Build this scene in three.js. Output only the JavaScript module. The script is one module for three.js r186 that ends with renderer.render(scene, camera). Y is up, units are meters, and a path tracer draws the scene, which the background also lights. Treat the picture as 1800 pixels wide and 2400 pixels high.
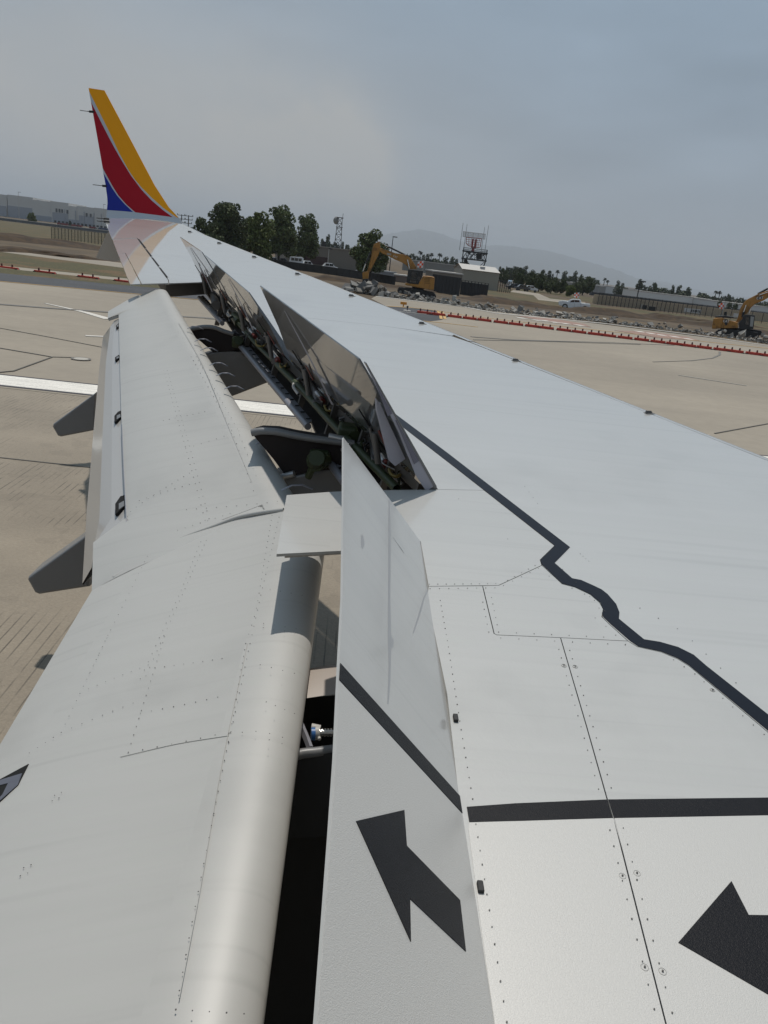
import * as THREE from 'three';
import { mergeGeometries } from 'three/addons/utils/BufferGeometryUtils.js';
import { RoundedBoxGeometry } from 'three/addons/geometries/RoundedBoxGeometry.js';
import { FontLoader } from 'three/addons/loaders/FontLoader.js';
import { TextGeometry } from 'three/addons/geometries/TextGeometry.js';

// ---------------------------------------------------------------- camera, sky, sun, exposure
const V = (x, y, z) => new THREE.Vector3(x, y, z);
const EYE = 4.2, FOV = 68, SLOPE = 0.12, YAW = -4 * Math.PI / 180;
const F = 1200 / Math.tan(FOV / 2 * Math.PI / 180);
const ROLL = Math.atan(SLOPE), PITCH = Math.atan((1200 - (495 + SLOPE * 900)) * Math.cos(ROLL) / F);
const scene = new THREE.Scene();
const camera = new THREE.PerspectiveCamera(FOV, 0.75, 0.05, 30000);
camera.position.set(0, EYE, 0);
camera.rotation.set(-PITCH, YAW, ROLL, 'YXZ');
camera.updateMatrixWorld(true);
const renderer = new THREE.WebGLRenderer({ antialias: true });
renderer.setSize(768, 1024);
renderer.toneMapping = THREE.LinearToneMapping;
renderer.toneMappingExposure = 1.0;
renderer.shadowMap.enabled = true;

const AZ = -4.5 * Math.PI / 180, EL = 70.5 * Math.PI / 180;
const SUN = V(Math.sin(AZ) * Math.cos(EL), Math.sin(EL), -Math.cos(AZ) * Math.cos(EL));
const sun = new THREE.DirectionalLight(new THREE.Color(1, 0.945, 0.865), 2.85);
sun.position.copy(SUN).multiplyScalar(120); sun.castShadow = true; sun.shadow.radius = 1.3;
sun.shadow.mapSize.set(4096, 4096);
Object.assign(sun.shadow.camera, { left: -60, right: 60, top: 60, bottom: -60, near: 1, far: 400 });
scene.add(sun, sun.target);

let seed = 7;
const rnd = () => { seed = (seed * 1664525 + 1013904223) >>> 0; return seed / 4294967296; };
const rr = (a, b) => a + (b - a) * rnd();
// value noise, tileable on n cells
const hash = (x, y) => { let h = (x * 374761393 + y * 668265263) | 0; h = Math.imul(h ^ (h >>> 13), 1274126177); return ((h ^ (h >>> 16)) >>> 0) / 4294967296; };
function vnoise(x, y, n) {
  const xi = Math.floor(x), yi = Math.floor(y), m = k => ((k % n) + n) % n;
  const fx = x - xi, fy = y - yi, u = fx * fx * (3 - 2 * fx), v = fy * fy * (3 - 2 * fy);
  const a = hash(m(xi), m(yi)), b = hash(m(xi + 1), m(yi)), c = hash(m(xi), m(yi + 1)), d = hash(m(xi + 1), m(yi + 1));
  return (a + (b - a) * u) * (1 - v) + (c + (d - c) * u) * v;
}
function fbm(x, y, n, oct = 4) { let s = 0, a = 0.5; for (let i = 0; i < oct; i++) { s += a * vnoise(x + i * 17, y + i * 31, n); x *= 2; y *= 2; n *= 2; a *= 0.5; } return s / (1 - Math.pow(0.5, oct)); }

// sky: hazy blue grey, lighter and warmer at the horizon, brighter round the sun, one smoke plume and thin streaks
function rayDir(px, py) { return V((px - 900) / F, -(py - 1200) / F, -1).applyQuaternion(camera.quaternion).normalize(); }
{
  const w = 2048, h = 1024, data = new Float32Array(w * h * 4);
  const plume = [[886, 492, 0.012], [868, 440, 0.020], [842, 395, 0.032], [800, 350, 0.05], [700, 350, 0.07], [560, 360, 0.08], [420, 370, 0.09]].map(([x, y, s], i) => [rayDir(x, y), s, [0.8, 0.9, 1, 1, 0.7, 0.5, 0.35][i]]);
  const d = V(0, 0, 0);
  for (let j = 0; j < h; j++) for (let i = 0; i < w; i++) {
    const th = ((i + 0.5) / w - 0.5) * 2 * Math.PI, ph = ((j + 0.5) / h - 0.5) * Math.PI;
    d.set(Math.cos(ph) * Math.cos(th), Math.sin(ph), Math.cos(ph) * Math.sin(th));
    const e = Math.max(0, d.y), t = 1 - Math.exp(-e / 0.17);
    let r = 0.345 + (0.232 - 0.345) * t, g = 0.365 + (0.330 - 0.365) * t, b = 0.382 + (0.440 - 0.382) * t;
    const c = Math.max(-1, Math.min(1, d.dot(SUN))), a = Math.acos(c);
    const glow = 0.22 * Math.exp(-a / 0.5) + 1.2 * Math.exp(-a / 0.07);
    r += glow * 0.62; g += glow * 0.60; b += glow * 0.56;
    // thin high streaks
    const st = fbm(th * 6 + 3, ph * 22, 64, 4) - 0.5;
    const k = 1 + 0.30 * st * Math.min(1, e * 6);
    r *= k; g *= k; b *= k;
    // broad pale warm haze low on the left
    if (e > 0) {
      let s = 0;
      for (const [p, sz, m] of plume) { const dd = Math.acos(Math.min(1, d.dot(p))); if (dd < sz * 4) s += m * Math.exp(-(dd * dd) / (sz * sz)); }
      if (s > 0.002) { const n = 0.45 + 1.1 * fbm(th * 40, ph * 40, 512, 5); s = Math.min(1, s * n) * 0.7; r += (0.49 - r) * s; g += (0.485 - g) * s; b += (0.46 - b) * s; }
      const left = Math.exp(-Math.pow((th + Math.PI / 2 + 0.36) / 0.42, 2)) * Math.exp(-Math.pow((e - 0.08) / 0.17, 2)) * 0.85 * (0.75 + 0.5 * fbm(th * 9, ph * 14, 64, 4));
      r += (0.46 - r) * left; g += (0.46 - g) * left; b += (0.445 - b) * left;
    }
    if (d.y < 0) { r = 0.26; g = 0.25; b = 0.23; }
    const o = (j * w + i) * 4; data[o] = r; data[o + 1] = g; data[o + 2] = b; data[o + 3] = 1;
  }
  const sky = new THREE.DataTexture(data, w, h, THREE.RGBAFormat, THREE.FloatType);
  sky.mapping = THREE.EquirectangularReflectionMapping; sky.magFilter = sky.minFilter = THREE.LinearFilter; sky.needsUpdate = true;
  scene.background = sky; scene.environment = sky;
}

// ---------------------------------------------------------------- helpers: from the photograph's pixels (1800 x 2400) to points on real planes
const eye = V(0, EYE, 0);
const plane = (p, n) => ({ p: p.clone(), n: n.clone().normalize() });
function on(px, py, pl, lift = 0) { const r = rayDir(px, py), t = (pl.p.clone().sub(eye).dot(pl.n) + lift) / r.dot(pl.n); return eye.clone().addScaledVector(r, t); }
const GROUND = plane(V(0, 0, 0), V(0, 1, 0));
const G = (px, py, y = 0) => on(px, py, GROUND, y);
const DIH = 6 * Math.PI / 180;
const WN = V(0, Math.cos(DIH), Math.sin(DIH));
const wingPlane = (drop = 0) => plane(V(0, EYE - 1.4 - drop, 0), WN);
const WING = wingPlane(0);
const W = (px, py, lift = 0) => on(px, py, WING, lift);

// polygon (3-D, planar, any order) to a prism whose top is the polygon and whose bottom lies t below it
function frameOf(n) { const u = Math.abs(n.y) > 0.5 ? V(1, 0, 0) : V(0, 1, 0); u.addScaledVector(n, -u.dot(n)).normalize(); return [u, n.clone().cross(u)]; }
function prism(pts, n, t, taper = 0) {
  n = n.clone().normalize(); const [u, v] = frameOf(n);
  let q = pts.map(p => new THREE.Vector2(p.dot(u), p.dot(v)));
  let P = pts.slice();
  if (THREE.ShapeUtils.area(q) < 0) { q = q.reverse(); P = P.reverse(); }
  const tri = THREE.ShapeUtils.triangulateShape(q, []);
  const low = P.map(p => p.clone().addScaledVector(n, -t));
  const pos = [], nor = [], uv = [];
  const put = (p, m, a, b) => { pos.push(p.x, p.y, p.z); nor.push(m.x, m.y, m.z); uv.push(a, b); };
  const nd = n.clone().negate();
  for (const [a, b, c] of tri) {
    for (const k of [a, b, c]) put(P[k], n, q[k].x, q[k].y);
    for (const k of [a, c, b]) put(low[k], nd, q[k].x, q[k].y);
  }
  for (let i = 0; i < P.length; i++) {
    const j = (i + 1) % P.length, e = P[j].clone().sub(P[i]); if (e.length() < 1e-6) continue;
    const m = e.clone().cross(n).normalize(), L = e.length();
    put(low[i], m, 0, 0); put(low[j], m, L, 0); put(P[j], m, L, t);
    put(low[i], m, 0, 0); put(P[j], m, L, t); put(P[i], m, 0, t);
  }
  const g = new THREE.BufferGeometry();
  g.setAttribute('position', new THREE.Float32BufferAttribute(pos, 3));
  g.setAttribute('normal', new THREE.Float32BufferAttribute(nor, 3));
  g.setAttribute('uv', new THREE.Float32BufferAttribute(uv, 2));
  return g;
}
// shrink a planar polygon by d (to leave a real gap round each panel)
function inset(pts, n, d) {
  const [u, v] = frameOf(n.clone().normalize()); const o = pts[0];
  let q = pts.map(p => { const w = p.clone().sub(o); return [w.dot(u), w.dot(v)]; });
  const area = q.reduce((s, a, i) => { const b = q[(i + 1) % q.length]; return s + a[0] * b[1] - b[0] * a[1]; }, 0);
  const sg = area > 0 ? 1 : -1, L = q.length, out = [];
  for (let i = 0; i < L; i++) {
    const a = q[(i + L - 1) % L], b = q[i], c = q[(i + 1) % L];
    const e1 = [b[0] - a[0], b[1] - a[1]], e2 = [c[0] - b[0], c[1] - b[1]];
    const l1 = Math.hypot(...e1), l2 = Math.hypot(...e2);
    const n1 = [-e1[1] / l1 * sg, e1[0] / l1 * sg], n2 = [-e2[1] / l2 * sg, e2[0] / l2 * sg];
    let m = [n1[0] + n2[0], n1[1] + n2[1]]; const k = d / Math.max(0.3, (m[0] * m[0] + m[1] * m[1]) / 2);
    out.push(o.clone().addScaledVector(u, b[0] + m[0] * k).addScaledVector(v, b[1] + m[1] * k));
  }
  return out;
}
function loft(rings, closed = false, uvs = true) {
  const pos = [], idx = [], uv = [], m = rings[0].length;
  rings.forEach((r, i) => r.forEach((p, j) => { pos.push(p.x, p.y, p.z); uv.push(p.x, p.z); }));
  for (let i = 0; i + 1 < rings.length; i++) for (let j = 0; j < (closed ? m : m - 1); j++) {
    const a = i * m + j, b = i * m + (j + 1) % m, c = (i + 1) * m + j, d = (i + 1) * m + (j + 1) % m;
    idx.push(a, c, b, b, c, d);
  }
  const g = new THREE.BufferGeometry();
  g.setAttribute('position', new THREE.Float32BufferAttribute(pos, 3));
  g.setAttribute('uv', new THREE.Float32BufferAttribute(uv, 2));
  g.setIndex(idx); g.computeVertexNormals(); return g;
}
function bar(a, b, r, r2 = r, seg = 8) {
  const d = b.clone().sub(a), L = d.length(); const g = new THREE.CylinderGeometry(r2, r, L, seg, 1);
  g.applyQuaternion(new THREE.Quaternion().setFromUnitVectors(V(0, 1, 0), d.clone().normalize()));
  const c = a.clone().add(b).multiplyScalar(0.5); g.translate(c.x, c.y, c.z); return g;
}
function beam(a, b, w, h) { // square section
  const d = b.clone().sub(a), L = d.length(); const g = new THREE.BoxGeometry(w, L, h);
  g.applyQuaternion(new THREE.Quaternion().setFromUnitVectors(V(0, 1, 0), d.clone().normalize()));
  const c = a.clone().add(b).multiplyScalar(0.5); g.translate(c.x, c.y, c.z); return g;
}
function tube(pts, r, seg = 24) { return new THREE.TubeGeometry(new THREE.CatmullRomCurve3(pts), seg, r, 7, false); }
function box(w, h, d, x = 0, y = 0, z = 0, rad = 0) { const g = rad ? new RoundedBoxGeometry(w, h, d, 2, rad) : new THREE.BoxGeometry(w, h, d); g.translate(x, y, z); return g; }
const flat = gs => mergeGeometries(gs.map(g => { const k = g.index ? g.toNonIndexed() : g; for (const n of Object.keys(k.attributes)) if (!['position', 'normal', 'uv'].includes(n)) k.deleteAttribute(n); return k; }));

const used = {};
const numbered = n => { const k = used[n] = (used[n] ?? -1) + 1; return k ? `${n}_${String(k).padStart(3, '0')}` : n; };
function tag(o, label, category, group) { o.userData.label = label; if (category) o.userData.category = category; if (group) o.userData.group = group; return o; }
function mesh(name, g, m, parent) { // a part
  const o = new THREE.Mesh(Array.isArray(g) ? flat(g) : g, m); o.name = name; o.castShadow = o.receiveShadow = true;
  if (parent) { const off = parent.userData_origin; if (off) { o.geometry.translate(-off.x, -off.y, -off.z); o.userData_origin = off; } parent.add(o); }
  return o;
}
function thing(name, pos, label, category, group, turn = 0) {
  const o = new THREE.Group(); o.name = numbered(name); o.position.copy(pos); o.rotation.y = turn; scene.add(o); return tag(o, label, category, group);
}
function struct(name, g, m, pos) { const o = mesh(numbered(name), g, m); if (pos) o.position.copy(pos); o.userData.kind = 'structure'; scene.add(o); return o; }

// ---------------------------------------------------------------- materials
const rgb = (r, g = r, b = g) => new THREE.Color().setRGB(r, g, b);
const std = (c, rough = 0.7, o = {}) => new THREE.MeshStandardMaterial({ color: c, roughness: rough, side: THREE.DoubleSide, ...o });
const phys = (c, rough, o = {}) => new THREE.MeshPhysicalMaterial({ color: c, roughness: rough, side: THREE.DoubleSide, ...o });
function tex(n, fn, srgb, rep) {
  const a = new Uint8Array(n * n * 4);
  for (let y = 0; y < n; y++) for (let x = 0; x < n; x++) { const c = fn(x / n, y / n, x, y), o = (y * n + x) * 4; for (let k = 0; k < 3; k++) a[o + k] = Math.max(0, Math.min(255, (Array.isArray(c) ? c[k] : c) * 255)); a[o + 3] = 255; }
  const t = new THREE.DataTexture(a, n, n); t.wrapS = t.wrapT = THREE.RepeatWrapping; t.magFilter = THREE.LinearFilter; t.minFilter = THREE.LinearMipmapLinearFilter; t.generateMipmaps = true;
  if (srgb) t.colorSpace = THREE.SRGBColorSpace; if (rep) t.repeat.set(rep, rep); t.needsUpdate = true; return t;
}
// ---------------------------------------------------------------- paint and metal
const noiseT = tex(512, (u, v) => fbm(u * 24, v * 24, 24, 4), false);
const peelT = tex(512, (u, v) => fbm(u * 40, v * 40, 40, 3), false);
const cl = (t, k) => { const c = t.clone(); c.repeat.set(k, k); c.needsUpdate = true; return c; };
const streakT = tex(1024, (u, v) => { const a = fbm(u * 3, v * 48, 48, 3), b = fbm(u * 5 + 3, v * 5, 5, 5), c = Math.max(0, fbm(u * 2 + 7, v * 90, 90, 2) - 0.62) * 0.5; const k = 0.975 + (a - 0.5) * 0.022 - Math.max(0, b - 0.58) * 0.16 - c * 0.22; return [k, k * 0.997, k * 0.988]; }, true);
const grime = tex(1024, (u, v) => { const a = fbm(u * 5, v * 5, 5, 5), b = fbm(u * 60, v * 60, 60, 2), s = Math.max(0, a - 0.6); const k = 0.975 - s * 0.16 + (b - 0.5) * 0.012; return [k, k * 0.995, k * 0.985]; }, true);
const M = {};
M.paint = phys(rgb(0.49, 0.488, 0.478), 0.42, { clearcoat: 1, clearcoatRoughness: 0.035, map: cl(streakT, 0.3), bumpMap: cl(noiseT, 0.09), bumpScale: 0.0012 });
M.paintNear = phys(rgb(0.485, 0.48, 0.465), 0.4, { clearcoat: 1, clearcoatRoughness: 0.12, map: cl(streakT, 0.55), bumpMap: cl(peelT, 3), bumpScale: 0.00025 });
M.coat = phys(rgb(0.50, 0.485, 0.455), 0.44, { clearcoat: 1, clearcoatRoughness: 0.38, bumpMap: cl(peelT, 17), bumpScale: 0.00075 });
M.flap = phys(rgb(0.45, 0.446, 0.43), 0.5, { clearcoat: 0.3, clearcoatRoughness: 0.4, map: cl(streakT, 0.45) });
M.flapGloss = phys(rgb(0.42, 0.405, 0.385), 0.4, { clearcoat: 0.8, clearcoatRoughness: 0.08 });
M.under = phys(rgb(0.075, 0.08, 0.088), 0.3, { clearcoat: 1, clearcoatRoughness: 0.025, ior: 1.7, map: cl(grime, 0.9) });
M.lilac = std(rgb(0.33, 0.33, 0.38), 0.45);
M.rail = std(rgb(0.30, 0.30, 0.33), 0.4, { metalness: 0.3 });
M.black = phys(rgb(0.006, 0.007, 0.012), 0.3, { specularIntensity: 0.45 });
M.blackCoat = phys(rgb(0.005, 0.005, 0.007), 0.42, { specularIntensity: 0.35, bumpMap: cl(peelT, 17), bumpScale: 0.0006 });
M.dark = std(rgb(0.03, 0.028, 0.026), 0.8);
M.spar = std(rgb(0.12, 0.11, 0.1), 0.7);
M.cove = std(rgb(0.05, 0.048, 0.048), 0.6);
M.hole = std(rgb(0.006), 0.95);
M.screw = std(rgb(0.085, 0.08, 0.075), 0.5);
M.steel = std(rgb(0.62, 0.6, 0.57), 0.25, { metalness: 0.9 });
M.slotMetal = std(rgb(0.10, 0.105, 0.13), 0.5);
M.alu = std(rgb(0.5, 0.5, 0.5), 0.4, { metalness: 0.7 });
M.hyd = std(rgb(0.16, 0.155, 0.15), 0.45, { metalness: 0.4 });
M.green = std(rgb(0.036, 0.05, 0.018), 0.5);
M.red = std(rgb(0.16, 0.025, 0.018), 0.5);
M.yellow = std(rgb(0.26, 0.19, 0.05), 0.5);
M.white = std(rgb(0.42, 0.40, 0.37), 0.5);
M.rubber = std(rgb(0.02), 0.7);
M.bronze = std(rgb(0.13, 0.085, 0.055), 0.5, { metalness: 0.5 });
M.brown = std(rgb(0.014, 0.009, 0.008), 0.8);
M.fair = phys(rgb(0.17, 0.17, 0.17), 0.45, { clearcoat: 0.4, clearcoatRoughness: 0.2 });
M.wYellow = phys(rgb(0.85, 0.34, 0.006), 0.4, { specularIntensity: 0.35 });
M.wRed = phys(rgb(0.36, 0.006, 0.016), 0.4, { specularIntensity: 0.35 });
M.wBlue = phys(rgb(0.018, 0.03, 0.26), 0.4, { specularIntensity: 0.35 });
M.silver = phys(rgb(0.46, 0.47, 0.49), 0.35, { clearcoat: 1, clearcoatRoughness: 0.05, metalness: 0.15 });

// ---------------------------------------------------------------- the aeroplane's left wing: one thing
const wing = thing('airplane_wing', V(0.4, EYE - 1.3, -1.0), 'white airliner wing with raised spoilers, lowered flaps and a yellow, red and blue winglet', 'airplane wing');
wing.userData_origin = wing.position.clone();
const poly = (pts, lift = 0, pl = WING) => pts.map(([x, y]) => on(x, y, pl, lift));
const skin = (name, pts, m, gap = 0.0018, lift = 0, t = 0.012, parent = wing) => mesh(name, prism(inset(poly(pts, lift), WN, gap), WN, t), m, parent);

const lowEdge = [[1270, 1325], [1318, 1369], [1348, 1377], [1384, 1394], [1406, 1413], [1414, 1428], [1411, 1446], [1428, 1463], [1472, 1502.5], [1494, 1516], [1511, 1520], [1550, 1528.6], [1589, 1545], [1616.5, 1562], [1800, 1716], [2600, 2385]];
skin('skin_panel', [[475, 550], [762, 663.5], [1065, 784], [1060, 787], [900, 764], [719, 745], [573, 735], [490, 661], [396, 664], [395, 656], [321, 557.5], [262, 560.5], [243, 512], [331, 513], [428, 525]], M.paint, 0.003);
skin('aileron', [[262, 560.5], [321, 557.5], [395, 656], [396, 664], [331, 665.5], [294, 594], [276, 596]], M.paint, 0.007, -0.004);
skin('aileron_tab', [[276, 596], [294, 594], [331, 665.5], [304, 666.5]], M.paint, 0.005, -0.006);
skin('skin_panel', [[573, 735], [719, 745], [900, 764], [1059, 788], [1100, 802], [1450, 940.5], [1800, 1080], [2600, 1398], [2600, 2385], ...lowEdge.slice(0, -1).reverse(), [1266, 1312], [1300, 1279], [1150, 1149.5], [1026, 1147]], M.paint, 0.0018);
skin('skin_panel', [[671, 1160], [781, 1152], [901, 1148.5], [1026, 1147], [1150, 1149.5], [1300, 1279], [1266, 1312], [1270, 1325], [1168.8, 1371.9], [1004, 1374.2], [985, 1269], [930, 1275], [805, 1291], [647, 1299]], M.paintNear);
skin('skin_panel', [[1004, 1374.2], [1131, 1373], [1158, 1484.6], [1164, 1488], [1313.7, 1494.5], [1374.4, 1701], [1423.6, 1874.7], [1459.7, 2000], [1561, 2400], [1690, 2950], [1215, 2950], [1143, 2400], [1112, 2170], [1084, 1942], [1076, 1888], [1047, 1627], [1000, 1400]], M.paintNear);
skin('skin_panel', [[1131, 1373], [1168.8, 1371.9], ...lowEdge.slice(0, 9), [1313.7, 1494.5], [1164, 1488], [1158, 1484.6]], M.paintNear);
skin('skin_panel', [[1313.7, 1494.5], ...lowEdge.slice(8), [2600, 2950], [1690, 2950], [1561, 2400], [1459.7, 2000], [1423.6, 1874.7], [1374.4, 1701]], M.paintNear);
for (const [a, b, w] of [[0.02, 0.24, 5], [0.26, 0.43, 4.5], [0.46, 0.66, 4.5], [0.7, 0.93, 4.5]]) { const q = f => [321 + 74 * f, 557.5 + 98.5 * f], [x0, y0] = q(a), [x1, y1] = q(b); mesh('aileron_slot', prism(poly([[x0, y0], [x1, y1], [x1 + w, y1 + 1], [x0 + w * 0.8, y0 + 1]], 0.002), WN, 0.003), M.hole, wing); }
{ const pl = plane(W(300, 530).add(V(0, 0, 0.1)), V(0, -0.3, 1)); mesh('ventral_strake', prism([[262, 538], [250, 548], [224.5, 603.6], [232, 607], [271, 612.6], [285, 609.6], [300, 590]].map(p => on(...p, pl)), pl.n, 0.05), M.flapGloss, wing); }
// the dark structure under the skin
{
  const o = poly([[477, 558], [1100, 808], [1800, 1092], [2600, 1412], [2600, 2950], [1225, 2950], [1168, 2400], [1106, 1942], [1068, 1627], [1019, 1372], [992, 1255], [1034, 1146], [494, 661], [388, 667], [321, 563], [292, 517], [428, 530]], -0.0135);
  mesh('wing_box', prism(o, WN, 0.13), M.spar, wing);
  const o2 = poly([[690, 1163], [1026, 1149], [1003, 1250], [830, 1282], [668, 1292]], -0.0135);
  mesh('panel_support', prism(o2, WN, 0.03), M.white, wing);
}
// the cabin side behind the lens and the wing root that joins it: they shut out half the sky
{
  const r = [], R = 1.98, cy = 3.5, cz = 0.22 + R; for (const x of [-16, -8, 0, 8, 14]) { const q = []; for (let k = 0; k <= 32; k++) { const a = Math.PI * 0.5 + k / 32 * Math.PI * 2; q.push(V(x, cy + Math.sin(a) * R * 1.04, cz - Math.cos(a) * R)); } r.push(q); }
  mesh('fuselage', loft(r), phys(rgb(0.42, 0.42, 0.43), 0.35, { clearcoat: 1, clearcoatRoughness: 0.05 }), wing);
  const w = (x, z) => V(x, EYE - 1.4 - Math.tan(DIH) * z - 0.02, z);
  { const g = new RoundedBoxGeometry(9, 1.5, 1.1, 4, 0.35); g.translate(0.5, 1.75, 0.25); mesh('belly_fairing', g, M.paintNear, wing); }
  mesh('wing_root', prism([w(0.42, -0.85), w(3.4, -0.85), w(3.4, 0.6), w(0.42, 0.6)], WN, 0.3), M.paintNear, wing);
}
// leading edge slats: from the gap line over the nose
{
  const mk = (pts, m) => {
    const rings = pts.map(([x, y]) => {
      const p = W(x, y), f = V(0.88, 0, -0.47).normalize(), r = [];
      for (let k = 0; k <= 12; k++) { const a = k / 12 * 1.75; r.push(p.clone().addScaledVector(f, 0.016 + 0.34 * Math.sin(a) - 0.02).addScaledVector(WN, -0.003 - 0.24 * (1 - Math.cos(a)))); }
      return r;
    });
    return mesh('slat', loft(rings), m, wing);
  };
  mk([[1101, 800], [1450, 939], [1800, 1078], [2600, 1396]], M.paint);
  mk([[470, 548], [762, 663], [1064, 783.5], [1098, 798]], M.paint);
}
// black walkway border
const sheet = (name, pts, m, lift = 0.0022, pl = WING, t = 0.0016, parent = wing) => mesh(name, prism(poly(pts, lift, pl), pl.n, t), m, parent);
sheet('walkway_line', [[880, 934], [928, 971], [1050, 1062], [1099, 1100], [1336, 1282], [1299.8, 1318.8], [1341, 1355], [1362, 1359], [1391, 1372], [1410, 1381], [1424, 1392], [1444, 1415], [1452, 1435], [1450.6, 1449.8], [1509.5, 1498], [1547, 1504], [1589, 1516], [1625.5, 1534], [1655.6, 1560], [1800, 1674], [2600, 2310],
  [2600, 2375], [1800, 1711], [1616.5, 1559], [1589, 1542], [1550, 1526], [1511, 1517.5], [1496, 1514], [1478, 1502], [1430.7, 1461], [1414, 1445], [1411, 1436], [1415, 1428], [1407.5, 1411.6], [1384, 1392], [1348, 1375], [1318, 1367], [1270, 1322], [1266.6, 1312], [1301, 1279], [1073, 1100], [947, 1002.6], [880, 950]], M.black);
// coarse non-slip coat with its black line and arrow
sheet('nonslip_coat', [[1100, 1927.5], [1437.5, 1917.5], [1458, 2001], [1559, 2400], [1688, 2950], [1217, 2950], [1160, 2400], [1127.5, 2170], [1098, 1942]], M.coat, 0.0012, WING, 0.0011);
sheet('nonslip_coat', [[1440.5, 1917.5], [1800, 1911], [2020, 1907], [2600, 2395], [2600, 2950], [1692, 2950], [1563, 2400], [1461.5, 2000]], M.coat, 0.0012, WING, 0.0011);
sheet('border_line', [[1094, 1890.7], [1208, 1882.5], [1422.5, 1873.6], [1436, 1917], [1231, 1923.7], [1100, 1927]], M.blackCoat, 0.0014, WING, 0.0013);
sheet('border_line', [[1425.5, 1873.5], [1800, 1869], [1960, 1866.5], [2015, 1906.5], [1800, 1910.5], [1439, 1917]], M.blackCoat, 0.0014, WING, 0.0013);
sheet('arrow_mark', [[1590, 2208.5], [1714.5, 2064.7], [1755, 2144], [2050, 2148], [2080, 2300], [1800, 2277], [1842, 2354]].map((p, i) => p), M.blackCoat, 0.0026, WING, 0.0013);

// ---------------------------------------------------------------- spoilers
function spoilerPlane(I, O, deg) {
  const u = O.clone().sub(I).normalize(), up = WN.clone().addScaledVector(u, -WN.dot(u)).normalize();
  let aft = up.clone().cross(u); if (aft.x > 0) aft.negate();
  const a = deg * Math.PI / 180, v = aft.clone().multiplyScalar(Math.cos(a)).addScaledVector(up, Math.sin(a));
  let n = u.clone().cross(v).normalize(); if (n.y < 0) n.negate();      // n points from the upper face
  return { p: I, n, u, v, I, up, aft };
}
// the near one: we look at its upper face
{
  const S = spoilerPlane(W(1158, 2400), W(985, 1269), 50.3);
  const sp = mesh('spoiler', prism(poly([[805, 1025], [940, 1206], [985, 1269], [1009, 1372], [1058, 1627], [1088, 1888], [1096, 1942], [1126, 2170], [1158, 2400], [1215, 2950], [690, 2950], [744, 2400], [775, 1953], [786, 1779], [795, 1562], [803, 1400], [805, 1172]], 0, S), S.n, 0.007), M.paintNear, wing);
  const sh = (name, pts, m, lift) => sheet(name, pts, m, lift, S, lift - 0.0002, sp);
  sh('border_line', [[798.5, 1554], [1091.5, 1880], [1096.5, 1919], [796, 1593]], M.blackCoat, 0.0016);
  sh('nonslip_coat', [[795, 1595], [1096, 1921], [1127, 2170], [1158.5, 2400], [1215, 2950], [690, 2950], [744, 2400], [775.5, 1953], [786.5, 1779]], M.coat, 0.001);
  sh('arrow_mark', [[835.4, 1924], [948, 1898], [954, 1982], [1078.7, 2109.4], [1092.5, 2229.5], [961.5, 2106], [963.6, 2206.7]], M.blackCoat, 0.0024);
  for (const [x, y] of [[1068, 1683], [1126, 2079]]) { // hinge fittings
    const c = W(x, y, 0.004); const g = new RoundedBoxGeometry(0.014, 0.012, 0.028, 2, 0.003); g.rotateX(DIH); g.translate(c.x, c.y, c.z); mesh('hinge_fitting', g, M.rubber, wing);
  }
  // scuffs and a long stain on the grey face
  const stain = (pts, m) => sh('stain', pts, m, 0.0004);
  const st = std(rgb(0.33, 0.335, 0.34), 0.5);
  stain([[911, 1168], [913, 1167], [916, 1250], [915, 1400], [917, 1490], [923, 1500], [922, 1515], [917, 1520], [915, 1600], [911, 1650], [908, 1649], [911, 1560], [909, 1490], [910, 1330]], st);
  stain([[968, 1482], [993, 1400], [1004, 1378], [1005, 1380], [995, 1402], [985, 1440], [970, 1484]], st);
  stain([[846, 1255], [851, 1254], [855, 1275], [850, 1286], [846, 1280]], st);
  stain([[920, 1258], [942, 1288], [948, 1298], [943, 1291]], M.hyd);
}
// the far ones, standing up: we look at their glossy undersides
const hI = W(1026, 1146), hO = W(490, 661);
const B = spoilerPlane(hI, hO, 54), A = B;
const ptB = (s, c, lift = 0) => B.I.clone().addScaledVector(B.u, s).addScaledVector(B.v, c).addScaledVector(B.n, lift), ptA = ptB;
const uv2 = (px, py) => { const w = on(px, py, B).sub(B.I); return [w.dot(B.u), w.dot(B.v)]; };
const hingeS = (px, py) => W(px, py).sub(B.I).dot(B.u);
function wedgeSpoiler(h0, [t0, c0], h1, [t1, c1]) { // a wedge, thick at the hinge and thin at the trailing edge; h: span of the hinge ends, t and c: span and chord of the trailing corners
  const rings = [], N = 8;
  for (let i = 0; i <= N; i++) {
    const f = i / N, h = h0 + (h1 - h0) * f, t = t0 + (t1 - t0) * f, c = c0 + (c1 - c0) * f, q = (k, l) => ptB(h + (t - h) * k, c * k, l);
    rings.push([q(0, 0), q(1, 0), q(1, -0.006), q(0.55, -0.02), q(0.16, -0.052), q(0.02, -0.045)]);
  }
  const g = [];
  for (let k = 0; k < 6; k++) g.push(loft(rings.map(r => [r[k], r[(k + 1) % 6]])));
  const cap = r => { const pos = []; for (let k = 1; k < 5; k++) pos.push(r[0], r[k], r[k + 1]); const b = new THREE.BufferGeometry().setFromPoints(pos); b.setAttribute('uv', new THREE.Float32BufferAttribute(new Float32Array(pos.length * 2), 2)); b.computeVertexNormals(); return b; };
  g.push(cap(rings[0]), cap(rings[N]));
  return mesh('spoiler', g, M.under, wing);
}
const tBi = uv2(844, 840), tBo = uv2(611, 669), tAi = uv2(585, 685), tAm = uv2(482, 598), tAm2 = uv2(474, 590), tAo = uv2(423, 555);
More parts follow.
